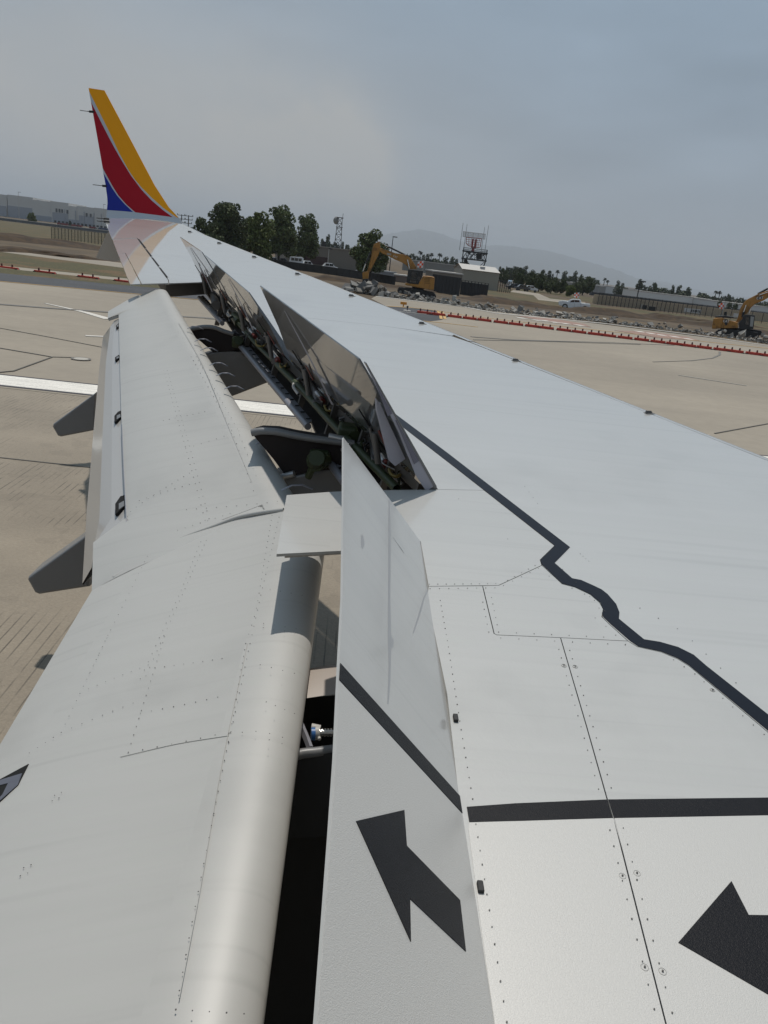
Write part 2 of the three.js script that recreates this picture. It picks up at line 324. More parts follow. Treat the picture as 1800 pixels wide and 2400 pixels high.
const sAB = hingeS(694, 854), sAo = hingeS(490, 660), sAm = (sAB + sAo) / 2;
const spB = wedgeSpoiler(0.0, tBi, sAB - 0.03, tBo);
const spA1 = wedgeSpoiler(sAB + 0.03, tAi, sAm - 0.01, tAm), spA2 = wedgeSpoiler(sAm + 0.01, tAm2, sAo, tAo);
const b0c = tBi[1], b1s = sAB, aMid = sAm, a1s = sAo, aC = f => tAi[1] + (tAo[1] - tAi[1]) * f;
// details on the underside of each: a raised rib, a hinge slot with a fitting, a red mark, a stiffener lip
for (const [sp, pt, s0, s1, c] of [[spB, ptB, 0.05, b1s, b0c], [spA1, ptA, b1s + 0.05, aMid, aC(0.3)], [spA2, ptA, aMid, a1s, aC(0.8)]]) {
  const L = s1 - s0, m = s0 + L * 0.52;
  mesh('rib', loft([[pt(m, 0.1, -0.075), pt(m + 0.02, 0.1, -0.082), pt(m + 0.045, 0.1, -0.07)], [pt(m + 0.03, c * 0.5, -0.042), pt(m + 0.045, c * 0.5, -0.048), pt(m + 0.06, c * 0.5, -0.04)], [pt(m + 0.1, c * 0.93, -0.013), pt(m + 0.104, c * 0.93, -0.016), pt(m + 0.11, c * 0.93, -0.012)]]), M.lilac, sp);
  for (const f of [0.2, 0.75]) {
    const s = s0 + L * f;
    mesh('slot', prism([pt(s - 0.05, 0.02, -0.058), pt(s + 0.05, 0.02, -0.058), pt(s + 0.09, 0.3, -0.047)], B.n.clone().negate(), 0.006), M.hole, sp);
    mesh('hinge_fitting', [bar(pt(s, 0.18, -0.05), pt(s - 0.01, 0.02, -0.12), 0.018), bar(pt(s + 0.04, 0.2, -0.05), pt(s + 0.03, 0.02, -0.11), 0.01)], M.hyd, sp);
    mesh('red_mark', prism([pt(s - 0.11, 0.13, -0.0585), pt(s - 0.15, 0.15, -0.0565), pt(s - 0.17, 0.27, -0.051), pt(s - 0.13, 0.25, -0.0525)], B.n.clone().negate(), 0.004), M.red, sp);
  }
}
// inboard end of the near raised spoiler: a pale channel with pockets, and the wide lip beside it
{
  const s = -0.003;
  const q = (c, l) => ptB(s, c, l);
  mesh('end_rib', prism([q(0.03, -0.002), q(b0c * 0.97, -0.002), q(b0c * 0.97, -0.007), q(b0c * 0.5, -0.028), q(0.14, -0.06), q(0.03, -0.055)], B.u.clone().negate(), 0.004), M.lilac, spB);
  mesh('end_flange', prism([[0.02, 0.001], [b0c, 0.001], [b0c, -0.004], [0.02, -0.012]].map(([c, l]) => ptB(s - 0.004, c, l)), B.u.clone().negate(), 0.022), M.under, spB);
  for (const [c0, c1] of [[0.2, 0.45], [0.49, 0.66]]) mesh('pocket', prism([[c0, -0.012], [c1, -0.010], [c1, 0.002 - 0.03 * (1 - c1) ], [c0, -0.045 + 0.02 * c0]].map(([c, l]) => ptB(s - 0.0045, c, l)), B.u.clone().negate(), 0.002), std(rgb(0.14, 0.135, 0.17), 0.6), spB);
  mesh('lip', prism([[0.20, -0.05], [0.52, -0.022], [0.55, -0.026], [0.5, -0.05], [0.24, -0.12], [0.2, -0.11]].map(([c, l]) => ptB(s + 0.1, c, l)), B.u, 0.02), M.lilac, spB);
}

// ---------------------------------------------------------------- hydraulics and structure in the bay under the spoilers
const BAY = wingPlane(0.13), LOW = wingPlane(0.26), FLOOR = wingPlane(0.33);
const bay = (x, y, l = 0) => on(x, y, BAY, l), low = (x, y, l = 0) => on(x, y, LOW, l);
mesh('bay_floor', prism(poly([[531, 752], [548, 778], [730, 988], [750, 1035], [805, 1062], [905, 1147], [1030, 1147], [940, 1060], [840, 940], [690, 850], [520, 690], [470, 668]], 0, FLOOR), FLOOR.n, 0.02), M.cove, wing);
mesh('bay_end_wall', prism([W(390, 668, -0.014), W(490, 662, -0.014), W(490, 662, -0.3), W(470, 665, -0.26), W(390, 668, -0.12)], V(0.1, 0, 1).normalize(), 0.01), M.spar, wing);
mesh('torque_tube', [tube([bay(650, 855), bay(700, 906), bay(752, 963), bay(797, 1012), bay(860, 1075), bay(930, 1146)], 0.025)], M.green, wing);
mesh('torque_tube', [tube([bay(548, 745), bay(600, 806), bay(640, 846)], 0.018)], M.green, wing);
const hoseAt = (pts, r, m, name) => mesh(name, tube(pts.map(([x, y, l = 0]) => bay(x, y, l)), r), m, wing);
function actuator(top, mid, foot, ring, hose, k) {
  const a = mesh('actuator', [bar(bay(...mid, 0.02), bay(...foot), 0.034 * k), bar(bay(...mid, 0.03), bay(...mid, 0.0), 0.045 * k), box(0.07 * k, 0.05 * k, 0.11 * k, ...bay(...foot).toArray(), 0.008)], M.hyd, wing);
  mesh('rod', bar(bay(...top, 0.12), bay(...mid, 0.02), 0.016 * k), M.steel, a);
  const r = bay(...ring, 0.02);
  mesh('collar', [bar(bay(ring[0] - 9, ring[1] - 14, 0.03), r, 0.024 * k)], M.alu, a);
  mesh('red_ring', [bar(r, bay(ring[0] + 4, ring[1] + 6, 0.02), 0.02 * k)], M.red, a);
  mesh('hose', tube(hose.map(([x, y]) => bay(x, y, 0.02)), 0.008 * k), M.yellow, a);
}
actuator([871, 985], [879, 1027], [885, 1080], [903, 1084], [[912, 1100], [918, 1113], [928, 1117], [938, 1113]], 1.15);
actuator([733, 864], [741, 902], [745, 945], [753, 935], [[760, 951], [768, 963], [778, 963], [791, 947]], 1);
actuator([630, 783], [638, 811], [648, 845], [649, 842], [[655, 852], [660, 862], [667, 860], [676, 845]], 1);
actuator([579, 735], [587, 757], [592, 782], [594, 784], [[599, 797], [604, 810], [614, 812], [627, 804]], 0.95);
mesh('damper', [bar(bay(501, 672), bay(506, 716), 0.05), bar(bay(500, 660, 0.05), bay(501, 676), 0.03)], M.hyd, wing);
mesh('gearbox', [box(0.13, 0.13, 0.16, ...bay(816, 1018).toArray(), 0.03), bar(bay(822, 1010), bay(832, 1030), 0.055)], M.green, wing); mesh('gearbox', bar(bay(552, 742), bay(562, 758), 0.05), M.green, wing);
mesh('bracket', [bar(bay(805, 1055), bay(822, 1043), 0.018), bar(bay(822, 1043), bay(858, 1040), 0.01)], M.alu, wing);
hoseAt([[700, 925], [688, 906], [692, 895], [712, 880]], 0.012, M.white, 'hose');
hoseAt([[540, 725], [534, 733], [538, 741], [553, 744]], 0.016, M.white, 'hose');
hoseAt([[528, 732], [533, 722], [540, 709]], 0.01, M.white, 'hose');
hoseAt([[848, 1052], [846, 1042], [858, 1028], [866, 1024]], 0.012, M.green, 'hose');
{
  const mats = [M.hyd, M.bronze, M.white, M.green, M.rubber, M.hyd, M.bronze, M.dark, M.rubber, M.alu];
  for (let i = 0; i < 170; i++) {
    const f = rnd() ** 0.8, cx = 500 + f * 470, cy = 690 + f * 425, k = 0.5 + f * 0.6, o = rr(-16, 16) * k;
    const x = cx + o + rr(-8, 8), y = cy - o * 0.7 + rr(-8, 8), m = mats[Math.floor(rnd() * mats.length)], l = rr(-0.12, 0.03);
    if (rnd() < 0.7) mesh('pipe', tube([bay(x, y, l), bay(x + rr(-14, 14) * k, y + rr(2, 14) * k, l + rr(-.03, .03)), bay(x + rr(-14, 22) * k, y + rr(10, 28) * k, l)], rr(0.004, 0.01), 10), m, wing);
    else { const c = bay(x, y, l), g = box(rr(.02, .05), rr(.02, .05), rr(.03, .08), 0, 0, 0, 0.005); g.rotateY(rr(0, 3)); g.translate(c.x, c.y, c.z); mesh('fitting', g, m, wing); }
  }
  for (let i = 0; i < 8; i++) { const f = (i + 0.5) / 8, p = W(490 + f * 536, 661 + f * 485, -0.02); mesh('bay_rib', beam(p.clone().addScaledVector(WN, -0.03), p.clone().addScaledVector(WN, -0.32).add(V(-0.06, 0, 0)), 0.015, 0.05), M.spar, wing); }
}
// cove lips: a round rail with a slotted strip behind it
function coveRail(r0, r1, s0, s1, holes) {
  const a = low(...r0), b = low(...r1), c = low(...s0), d = low(...s1);
  const g = mesh('cove_rail', [bar(a, b, 0.024, 0.024, 12)], M.rail, wing);
  const e = b.clone().sub(a).normalize(), across = c.clone().sub(a); across.addScaledVector(e, -across.dot(e));
  const n = e.clone().cross(across).normalize(); if (n.y < 0) n.negate();
  mesh('slotted_strip', prism([a.clone().addScaledVector(n, 0.012), b.clone().addScaledVector(n, 0.012), d, c], n, 0.006), M.rail, g);
  for (let i = 0; i < holes; i++) {
    const f = (i + 0.6) / holes, p = a.clone().lerp(b, f).lerp(c.clone().lerp(d, f), 0.62), w = across.length() * 0.16;
    const x = e.clone().multiplyScalar(0.008), y = across.clone().normalize().multiplyScalar(w);
    mesh('slot', prism([p.clone().add(x).add(y), p.clone().sub(x).add(y), p.clone().sub(x).sub(y), p.clone().add(x).sub(y)].map(q => q.addScaledVector(n, 0.012)), n, 0.004), M.hole, g);
  }
}
coveRail([540, 783], [722, 1000], [550, 771], [731, 985], 19);
coveRail([467, 698], [521, 758], [476, 692], [532, 752], 12);
coveRail([746, 1048], [806, 1130], [770, 1052], [812, 1108], 6);

// ---------------------------------------------------------------- flaps
function flapPlane(s0, s1, drop, deg, drop1 = drop) {
  const a = on(...s0, wingPlane(drop)), b = on(...s1, wingPlane(drop1)), h = b.clone().sub(a).normalize(), phi = deg * Math.PI / 180;
  const aft = V(h.z, 0, -h.x).normalize(); if (aft.x > 0) aft.negate();
  const v = aft.multiplyScalar(Math.cos(phi)).add(V(0, -Math.sin(phi), 0)); v.addScaledVector(h, -v.dot(h)).normalize();
  const n = h.clone().cross(v).normalize(); if (n.y < 0) n.negate();
  return { A: a, B: b, h, v, n, p: a };
}
const FO = flapPlane([690, 1150], [398, 689], 0.25, 25, 0.04);
const FI = (() => { // the inboard flap's plane meets the outboard one along their seam
  const j0 = on(640, 1199, FO), j1 = on(267, 1354, FO), h = V(0, -Math.sin(DIH), Math.cos(DIH)).add(V(0.012, 0, 0)).normalize(), n = j1.clone().sub(j0).cross(h).normalize(); if (n.y < 0) n.negate();
  const v = h.clone().cross(n).normalize(); if (v.x > 0) v.negate(); const A = on(714, 1400, { p: j0, n }), b = on(566, 2300, { p: j0, n }), h2 = b.clone().sub(A).normalize(), v2 = h2.clone().cross(n).normalize(); if (v2.x > 0) v2.negate();
  return { A, B: b, h: h2, v: v2, n, p: A };
})();
const NR = 2.1; // the nose is an ellipse, longer than it is deep
function flap(fl, te, s0, s1, r0, r1) { // te: outline from the outboard end of the trailing edge to its inboard end; s0, s1: span limits along h from A
  const at = (s, c, l = 0) => fl.A.clone().addScaledVector(fl.h, s).addScaledVector(fl.v, c).addScaledVector(fl.n, l);
  const R = s => r0 + (r1 - r0) * (s - s0) / (s1 - s0), N = 16, rings = [];
  for (let i = 0; i <= N; i++) { const s = s0 + (s1 - s0) * i / N, r = R(s), q = []; for (let k = 0; k <= 24; k++) { const a = (90 - k * 7.5) * Math.PI / 180; q.push(at(s, NR * r * (1 - Math.cos(a)), Math.sin(a) * r * 1.15 - r * 1.15)); } rings.push(q); }
  // upper skin: cambered, from the nose tangent to the outline
  const P = []; te.forEach((p, i) => { if (i) { const n = Math.max(1, Math.round(p.distanceTo(te[i - 1]) / 0.12)); for (let k = 1; k <= n; k++) P.push(te[i - 1].clone().lerp(p, k / n)); } else P.push(p); });
  const top = P.map(p => { const s = Math.max(Math.min(s0, s1), Math.min(Math.max(s0, s1), p.clone().sub(fl.A).dot(fl.h))), f = at(s, R(s) * NR), r = [], L = f.distanceTo(p); for (let k = 0; k <= 14; k++) { const u = k / 14; r.push(f.clone().lerp(p, u).addScaledVector(fl.n, 0.026 * L * 6.75 * u * u * (1 - u))); } return r; });
  const g = loft(top); { const ps = g.attributes.position, uv = g.attributes.uv, [e1, e2] = frameOf(fl.n), q = V(0, 0, 0); for (let i = 0; i < ps.count; i++) { q.fromBufferAttribute(ps, i); uv.setXY(i, q.dot(e1), q.dot(e2)); } }
  { const q = V(0, 0, 0); q.fromBufferAttribute(g.attributes.normal, Math.floor(g.attributes.normal.count / 2)); if (q.dot(fl.n) < 0) { const ix = g.index.array; for (let i = 0; i < ix.length; i += 3) { const c = ix[i]; ix[i] = ix[i + 1]; ix[i + 1] = c; } g.computeVertexNormals(); } }
  const front = [at(s1, R(s1) * NR), at(s0, R(s0) * NR)];
  const o = mesh('flap', [g, prism([...te, ...front].map(p => p.clone().addScaledVector(fl.n, -0.004)), fl.n, 0.026), loft(rings)], M.flap, wing);
  return o;
}
const inAt = (s, c, l = 0) => FI.A.clone().addScaledVector(FI.h, s).addScaledVector(FI.v, c).addScaledVector(FI.n, l);
const teI = [[640, 1199], [556, 1213], [500, 1234], [422, 1264], [361.7, 1297], [266.7, 1354], [215, 1385], [0, 1745]].map(p => on(...p, FI));
{ const d = teI[7].clone().sub(teI[6]).normalize(); teI.push(teI[6].clone().addScaledVector(d, 3.2)); }
const sIn = teI[8].clone().sub(FI.A).dot(FI.h), JN = on(676, 1192, FO);
const flapIn = flap(FI, teI, JN.clone().sub(FI.A).dot(FI.h), sIn, 0.10, 0.11);
const teO = [[262, 726], [253.5, 729.5], [252.4, 746], [278, 737], [280, 823], [285, 1000], [294, 1214], [218.5, 1271.5], [215, 1385], [266.7, 1354], [361.7, 1297], [422, 1264], [500, 1234], [556, 1213], [640, 1199]].map(p => on(...p, FO));
const sOut = on(375, 676, FO).sub(FO.A).dot(FO.h);
const flapOut = flap(FO, [...teO.slice(2).reverse(), ...[[253.5, 729.5], [300, 702.5], [372, 676]].map(p => on(...p, FO))], JN.clone().sub(FO.A).dot(FO.h), sOut, 0.09, 0.055);
mesh('end_cap', prism([0, 1, 2, 3, 4, 5, 6].map(k => { const r = 0.055, a = (90 - k * 30) * Math.PI / 180; return FO.A.clone().addScaledVector(FO.h, sOut).addScaledVector(FO.v, r * NR * (1 - Math.cos(a))).addScaledVector(FO.n, (Math.sin(a) - 1) * r * 1.15); }), FO.h, 0.01), M.flap, flapOut);
mesh('seal_strip', tube([[665, 1195], [610, 1202], [556, 1213], [500, 1234], [422, 1264], [361.7, 1297], [267, 1354]].map(([x, y], i) => on(x, y, FO, 0.009)), 0.012, 60), M.flap, flapOut);
// rear segment of the outboard flap, steeper and steeper
{
  const line = (pts, pl) => pts.map(p => on(...p, pl));
  const L0 = line([[278, 738], [280, 823], [285, 1000], [294, 1214], [252, 1245]], FO).map(p => p.clone().addScaledVector(FO.n, -0.035));
  const nx = (base, px, deg) => { // plane through the base line, turned down by deg from the flap's own
    const h = base[3].clone().sub(base[0]).normalize(); const v = FO.v.clone().applyAxisAngle(FO.h, 0); const n = FO.n.clone().applyAxisAngle(FO.h, deg * Math.PI / 180); const n2 = FO.n.clone().applyAxisAngle(FO.h, -deg * Math.PI / 180);
    const m = n.y < n2.y && n.x < 0 ? n : (n2.x < n.x ? n2 : n); m.addScaledVector(h, -m.dot(h)).normalize();
    return line(px, { p: base[0], n: m });
  };
  const L1 = nx(L0, [[268, 752], [263, 823], [262, 1000], [261, 1214], [222, 1275]], 12);
  const L2 = nx(L1, [[259, 765], [248, 850], [241, 1000], [233, 1214], [215, 1330]], 24);
  const L3 = nx(L2, [[241.6, 788.4], [233.5, 853.5], [220, 1000], [203, 1200], [193, 1368]], 42);
  const back = L3.map(p => p.clone().addScaledVector(FO.n, -0.01));
  const bands = [[L0.map((p, i) => p.clone().lerp(L1[i], -0.35).addScaledVector(FO.n, -0.012)), L0, L1], [L1, L2], [L2, L3], [L3, back, L0.map(p => p.clone().addScaledVector(FO.n, -0.08))]];
  const g = bands.map(b => loft(b[0].map((_, i) => b.map(l => l[i]))));
  const af = mesh('aft_flap', g, M.flapGloss, wing);
  for (const [x0, y0, x1, y1] of [[272, 770, 278, 757], [269.5, 845, 279, 831], [268, 990, 283, 962], [270, 1206, 292, 1160]]) {
    const pl = { p: L0[1].clone().addScaledVector(FO.n, 0.012), n: FO.n };
    mesh('bracket_slot', prism([[x0, y0], [x0, y0 - (y0 - y1) * 0.55], [x0 + (x1 - x0) * 0.55, y1 + 3], [x1, y1], [x1, y1 + (y0 - y1) * 0.55]].map(p => on(...p, pl)), FO.n, 0.02), M.hole, af);
    mesh('bracket', prism([[x0 + (x1 - x0) * .4, y0 - (y0 - y1) * .25], [x0 + (x1 - x0) * .4, y0 - (y0 - y1) * 0.55], [x1 - 1, y1 + (y0 - y1) * .3], [x1, y1 + (y0 - y1) * 0.55]].map(p => on(...p, pl).addScaledVector(FO.n, 0.002)), FO.n, 0.004), M.fair, af);
  }
}
// slot at the inboard flap's trailing edge and the rear segment behind it, lower left
{
  const pl = { p: FI.A.clone().addScaledVector(FI.n, 0.024), n: FI.n };
  mesh('trailing_slot', prism([[67, 1790], [0, 1826], [-40, 1845], [-40, 1900], [0, 1877], [42, 1840]].map(p => on(...p, pl)), FI.n, 0.004), M.hole, flapIn);
  mesh('slot_bracket', prism([[52, 1813], [0, 1829], [-40, 1842], [-40, 1850], [0, 1841], [46, 1829]].map(p => on(...p, pl).addScaledVector(FI.n, 0.002)), FI.n, 0.004), M.slotMetal, flapIn);
  mesh('slot_bracket', prism([[20, 1835], [6, 1863], [0, 1869], [0, 1877], [42, 1840], [46, 1829]].map(p => on(...p, pl).addScaledVector(FI.n, 0.002)), FI.n, 0.004), M.slotMetal, flapIn);
}
// clips along the outboard flap's nose
for (const [x, y] of [[452, 767], [470, 797], [484, 818], [506, 853], [522, 877], [542, 908], [622.6, 1035], [686, 1142]]) {
  const p = on(x, y, FO, 0.002), k = y > 1000 ? 1.25 : 1;
  const q = (c, l) => p.clone().addScaledVector(FO.v, c * k).addScaledVector(FO.n, l * k);
  mesh('nose_clip', loft([[q(0.05, 0.004), q(0.0, 0.006), q(-0.04, -0.012), q(-0.075, -0.05)], [q(0.05, 0.006), q(0.0, 0.014), q(-0.045, -0.004), q(-0.085, -0.05)], [q(0.05, 0.004), q(0.0, 0.006), q(-0.04, -0.012), q(-0.075, -0.05)].map(v => v.clone().addScaledVector(FO.h, 0.018))]), M.rail, flapOut);
}
// ---------------------------------------------------------------- flap track fairings, tracks and screw drive
function zPlane(x, y, pl) { return plane(on(x, y, pl), V(0, 0, 1)); }
function canoe(pts, pl, w, m = M.fair, z) { // side outline in a vertical fore-and-aft plane, given real width
  const P = pts.map(p => on(...p, pl)), s = new THREE.Shape(P.map(p => new THREE.Vector2(p.x, p.y)));
  const g = new THREE.ExtrudeGeometry(s, { depth: w - 0.06, bevelEnabled: true, bevelThickness: 0.03, bevelSize: 0.02, bevelOffset: -0.02, bevelSegments: 3 });
  g.translate(0, 0, pl.p.z - w + 0.03); return mesh('flap_track_fairing', g, m, wing);
}
const zc1 = zPlane(225, 960, FO), zc2 = zPlane(212, 1330, FO); zc1.p.z = -7.5; zc2.p.z -= 1.1;
canoe([[224, 920], [123.6, 993.6], [122, 1001], [134, 1022], [141.6, 1024.6], [222, 1009]], zc1, 0.24);
canoe([[203, 1253.5], [64.8, 1353], [62.7, 1360], [80, 1390.6], [90.4, 1395], [209, 1376.5]], zc2, 0.28);
// forward parts seen through the gap
const zf1 = zPlane(560, 815, wingPlane(0.3)), zf2 = zPlane(740, 1100, wingPlane(0.3));
canoe([[470, 832], [495, 825], [560, 814], [640, 885], [628, 897], [556, 925], [500, 945]], zf1, 0.26, M.fair);
canoe([[640, 1125], [672, 1116], [781, 1096], [850, 1085], [850, 1175], [700, 1175], [640, 1180]], zf2, 0.3, M.fair);
function track(pts, pl, w) { const P = pts.map(p => on(...p, pl)); return mesh('flap_track', prism(P, V(0, 0, 1), w), M.brown, wing); }
track([[440, 775], [458, 769], [480, 766], [504, 768], [525, 776], [548, 783], [590, 800], [590, 826], [545, 824], [500, 826], [470, 800], [455, 790]], zf1, 0.12);
track([[590, 1016], [609, 1010.5], [648, 1012], [690, 1021], [744, 1030], [830, 1040], [850, 1100], [740, 1102], [672, 1119], [640, 1075]], zf2, 0.16);
mesh('track_rim', [tube([[590, 1014], [609, 1010], [648, 1011.5], [690, 1020], [744, 1029], [830, 1039]].map(p => on(...p, zf2).add(V(0, 0, 0.01))), 0.022), tube([[440, 774], [458, 769], [480, 766], [504, 768], [525, 776], [548, 783]].map(p => on(...p, zf1).add(V(0, 0, 0.01))), 0.02)], M.fair, wing);
{
  const c = on(741, 1070, zf2).add(V(0, 0, 0.12)), d = on(560, 800, zf1).add(V(0, 0, 0.1));
  mesh('drive_motor', [bar(c, c.clone().add(V(0.01, 0.05, 0.1)), 0.045, 0.045, 16), bar(c, c.clone().add(V(0.05, 0, -0.1)), 0.06, 0.05, 12), box(0.12, 0.1, 0.08, c.x + 0.02, c.y, c.z - 0.08, 0.02), bar(c, on(724, 1112, zf2).add(V(0, 0, .05)), 0.022), bar(d, d.clone().add(V(0.02, 0.03, 0.08)), 0.045, 0.04, 14), box(0.1, 0.1, 0.08, d.x, d.y, d.z - 0.03, 0.02)], M.green, wing);
  mesh('drive_rod', [bar(on(690, 1108, zf2).add(V(0, 0, .02)), on(660, 1118, zf2), 0.02), bar(on(770, 1022, zf2), on(805, 1030, zf2), 0.02)], M.alu, wing);
}
// inboard flap drive, seen low in the gap beside the near spoiler
{
  const D = wingPlane(0.42), d = (x, y, l = 0) => on(x, y, D, l);
  const zf = zPlane(740, 1600, D);
  mesh('drive_fairing_nose', loft([[[700, 1572], [713, 1569], [740, 1565], [765, 1560], [795.6, 1558], [840, 1557]], [[698, 1605], [710, 1602], [740, 1598], [765, 1592], [794, 1589], [840, 1587]], [[694, 1640], [707, 1638], [740, 1633], [765, 1629], [792, 1625.5], [840, 1623]]].map((r, i) => r.map(p => d(...p, i === 1 ? 0.012 : 0)))), phys(rgb(0.36, 0.31, 0.27), 0.5), wing);
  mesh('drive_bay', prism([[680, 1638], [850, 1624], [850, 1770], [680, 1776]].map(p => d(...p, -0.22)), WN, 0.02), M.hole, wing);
  mesh('jack_screw', [...Array(14)].map((_, i) => bar(d(746 + i * 7, 1716.5 + i * 0.12), d(749.5 + i * 7, 1716.6 + i * 0.12), 0.014, 0.014, 12)).concat([bar(d(744, 1717), d(850, 1718), 0.0105)]), M.steel, wing);
  mesh('ball_nut', [bar(d(730, 1706), d(751, 1709), 0.016, 0.014, 14), bar(d(738, 1718), d(748, 1718), 0.024, 0.024, 14), bar(d(745, 1722), d(749, 1733), 0.006)], M.white, wing);
  mesh('blue_ring', bar(d(729, 1720), d(738.5, 1720), 0.022, 0.022, 14), std(rgb(0.03, 0.12, 0.32), 0.4), wing);
  mesh('drive_link', [beam(d(703, 1694), d(720, 1735), 0.012, 0.02), beam(d(720, 1735), d(727, 1754), 0.012, 0.02)], M.rail, wing);
  mesh('fairing_rim', tube([[695, 1770], [710, 1766], [740, 1763], [785, 1757], [840, 1750]].map(p => d(...p)), 0.018), M.fair, wing);
  for (let i = 0; i < 9; i++) mesh('ground_shade_rib', prism([[598 + i * 21, 1960], [612 + i * 21, 1960], [590 + i * 22, 2600], [574 + i * 22, 2600]].map(p => on(...p, plane(d(700, 1966, -0.4), V(0, 0.25, 1)), -0.004)), V(0, 0.25, 1), 0.008), std(rgb(0.02, 0.019, 0.018), 0.7), wing);  // added strips imitating the striped pavement in shadow below the gap
  mesh('ground_shade_panel', prism([[560, 1950], [830, 1950], [830, 2600], [480, 2600]].map(p => on(...p, plane(d(700, 1966, -0.4), V(0, 0.25, 1)))), V(0, 0.25, 1), 0.02), std(rgb(0.012), 0.7), wing);  // added near-black panel, stands in for the deeply shadowed ground under the gap
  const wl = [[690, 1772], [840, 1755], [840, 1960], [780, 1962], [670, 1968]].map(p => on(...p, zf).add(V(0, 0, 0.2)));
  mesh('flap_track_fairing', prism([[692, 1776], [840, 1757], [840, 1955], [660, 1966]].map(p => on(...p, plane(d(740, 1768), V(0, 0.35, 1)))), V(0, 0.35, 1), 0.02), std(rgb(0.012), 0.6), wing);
}

// ---------------------------------------------------------------- winglet
const WL = plane(W(335, 512).add(V(0, 0, -0.35)), V(0, Math.sin(0.2), Math.cos(0.2)));
const wlp = (pts, l = 0) => pts.map(p => on(...p, WL, l));
{
  const core = wlp([[207.7, 205.8], [244.7, 211.8], [301.4, 318.8], [361.7, 433.3], [394.8, 484.5], [417, 509.5], [405, 509], [312, 496], [250, 492], [251.7, 484.5], [251.7, 466.5], [241, 388]], -0.003);
  const wl = mesh('winglet', prism(core.map((p, i) => p.clone().lerp(core[(i + 6) % 12], 0.006)), WL.n, 0.05), M.silver, wing);
  const face = (name, pts, m) => mesh(name, prism(wlp(pts), WL.n, 0.045), m, wl);
  const z = (a, b) => [a / 3.318, 150 + b / 3.318];
  const s1a = [[693, 214], [720, 268], [775, 378], [850, 530], [925, 690], [1000, 827], [1050, 900], [1100, 960], [1180, 1040], [1270, 1120], [1370, 1191]].map(p => z(...p)); // yellow / silver
  const s1b = [[707, 292], [725, 330], [780, 440], [850, 577], [900, 670], [950, 757], [1020, 870], [1100, 977], [1180, 1062], [1260, 1130], [1345, 1193]].map(p => z(...p)); // silver / red
  const s2a = [[798, 808], [830, 868], [875, 950], [920, 1022], [985, 1095], [1052, 1154]].map(p => z(...p));
  const s2b = [[804, 850], [830, 892], [870, 962], [910, 1022], [970, 1090], [1036, 1152]].map(p => z(...p));
  face('yellow_panel', [z(689, 186), z(812, 205), z(830, 240), z(1000, 560), z(1200, 940), z(1310, 1110), z(1388, 1194), ...[...s1a].reverse()], M.wYellow);
  face('silver_stripe', [...s1a, ...[...s1b].reverse()], M.silver);
  face('red_panel', [...s1b, ...[...s2a].reverse(), z(796, 795), z(760, 590), z(725, 395)], M.wRed);
  face('silver_stripe', [...s2a, ...[...s2b].reverse()], M.silver);
  face('blue_panel', [...s2b, z(960, 1144), z(831, 1135), z(836, 1080), z(834, 1040), z(822, 950), z(812, 890)], M.wBlue);
  // curved root between wing and winglet
  const lo = [[243, 512], [300, 512.3], [345, 513.5], [400, 520], [428, 525], [475, 550]].map(p => W(...p)), hi = [z(830, 1136), z(935, 1143), z(1040, 1152), z(1260, 1180), z(1350, 1192), z(1391, 1195)].map(p => on(...p, WL));
  const rings = lo.map((a, i) => { const b = hi[i], c = a.clone(); const dir = WN.clone().cross(V(1, 0, 0)); // outboard along the wing
    const tb = V(0, -Math.cos(0.2), Math.sin(0.2)); // down along the winglet
    const k = a.distanceTo(b) * 0.45, o = V(0, Math.sin(DIH), -Math.cos(DIH)); const p1 = a.clone().addScaledVector(o, k), p2 = b.clone().addScaledVector(tb, k);
    return new THREE.CubicBezierCurve3(a, p1, p2, b).getPoints(14); });
  mesh('winglet_root', [loft(rings), loft([rings[5], rings[5].map((p, i) => p.clone().add(V(0.05, -0.05, -0.05))), rings[5].map((p, i) => p.clone().add(V(0.03, -0.16, -0.1)))])], M.silver, wl);
  const wick = (a, b, c, pl) => { const o = mesh('static_wick', bar(on(...b, pl), on(...c, pl), 0.02, 0.02), M.rubber, wing); mesh('wick_rod', bar(on(...a, pl), on(...b, pl), 0.006), M.rubber, o); };
  wick([187.5, 258.5], [209, 261.5], [221, 262.2], WL); wick([217.6, 432.7], [240, 435.5], [250, 436.2], WL);
  wick([226, 510.8], [243, 512.6], [256, 513.8], wingPlane(-0.01)); wick([226.6, 517.7], [244, 519.4], [257, 520.5], wingPlane(-0.01));
}
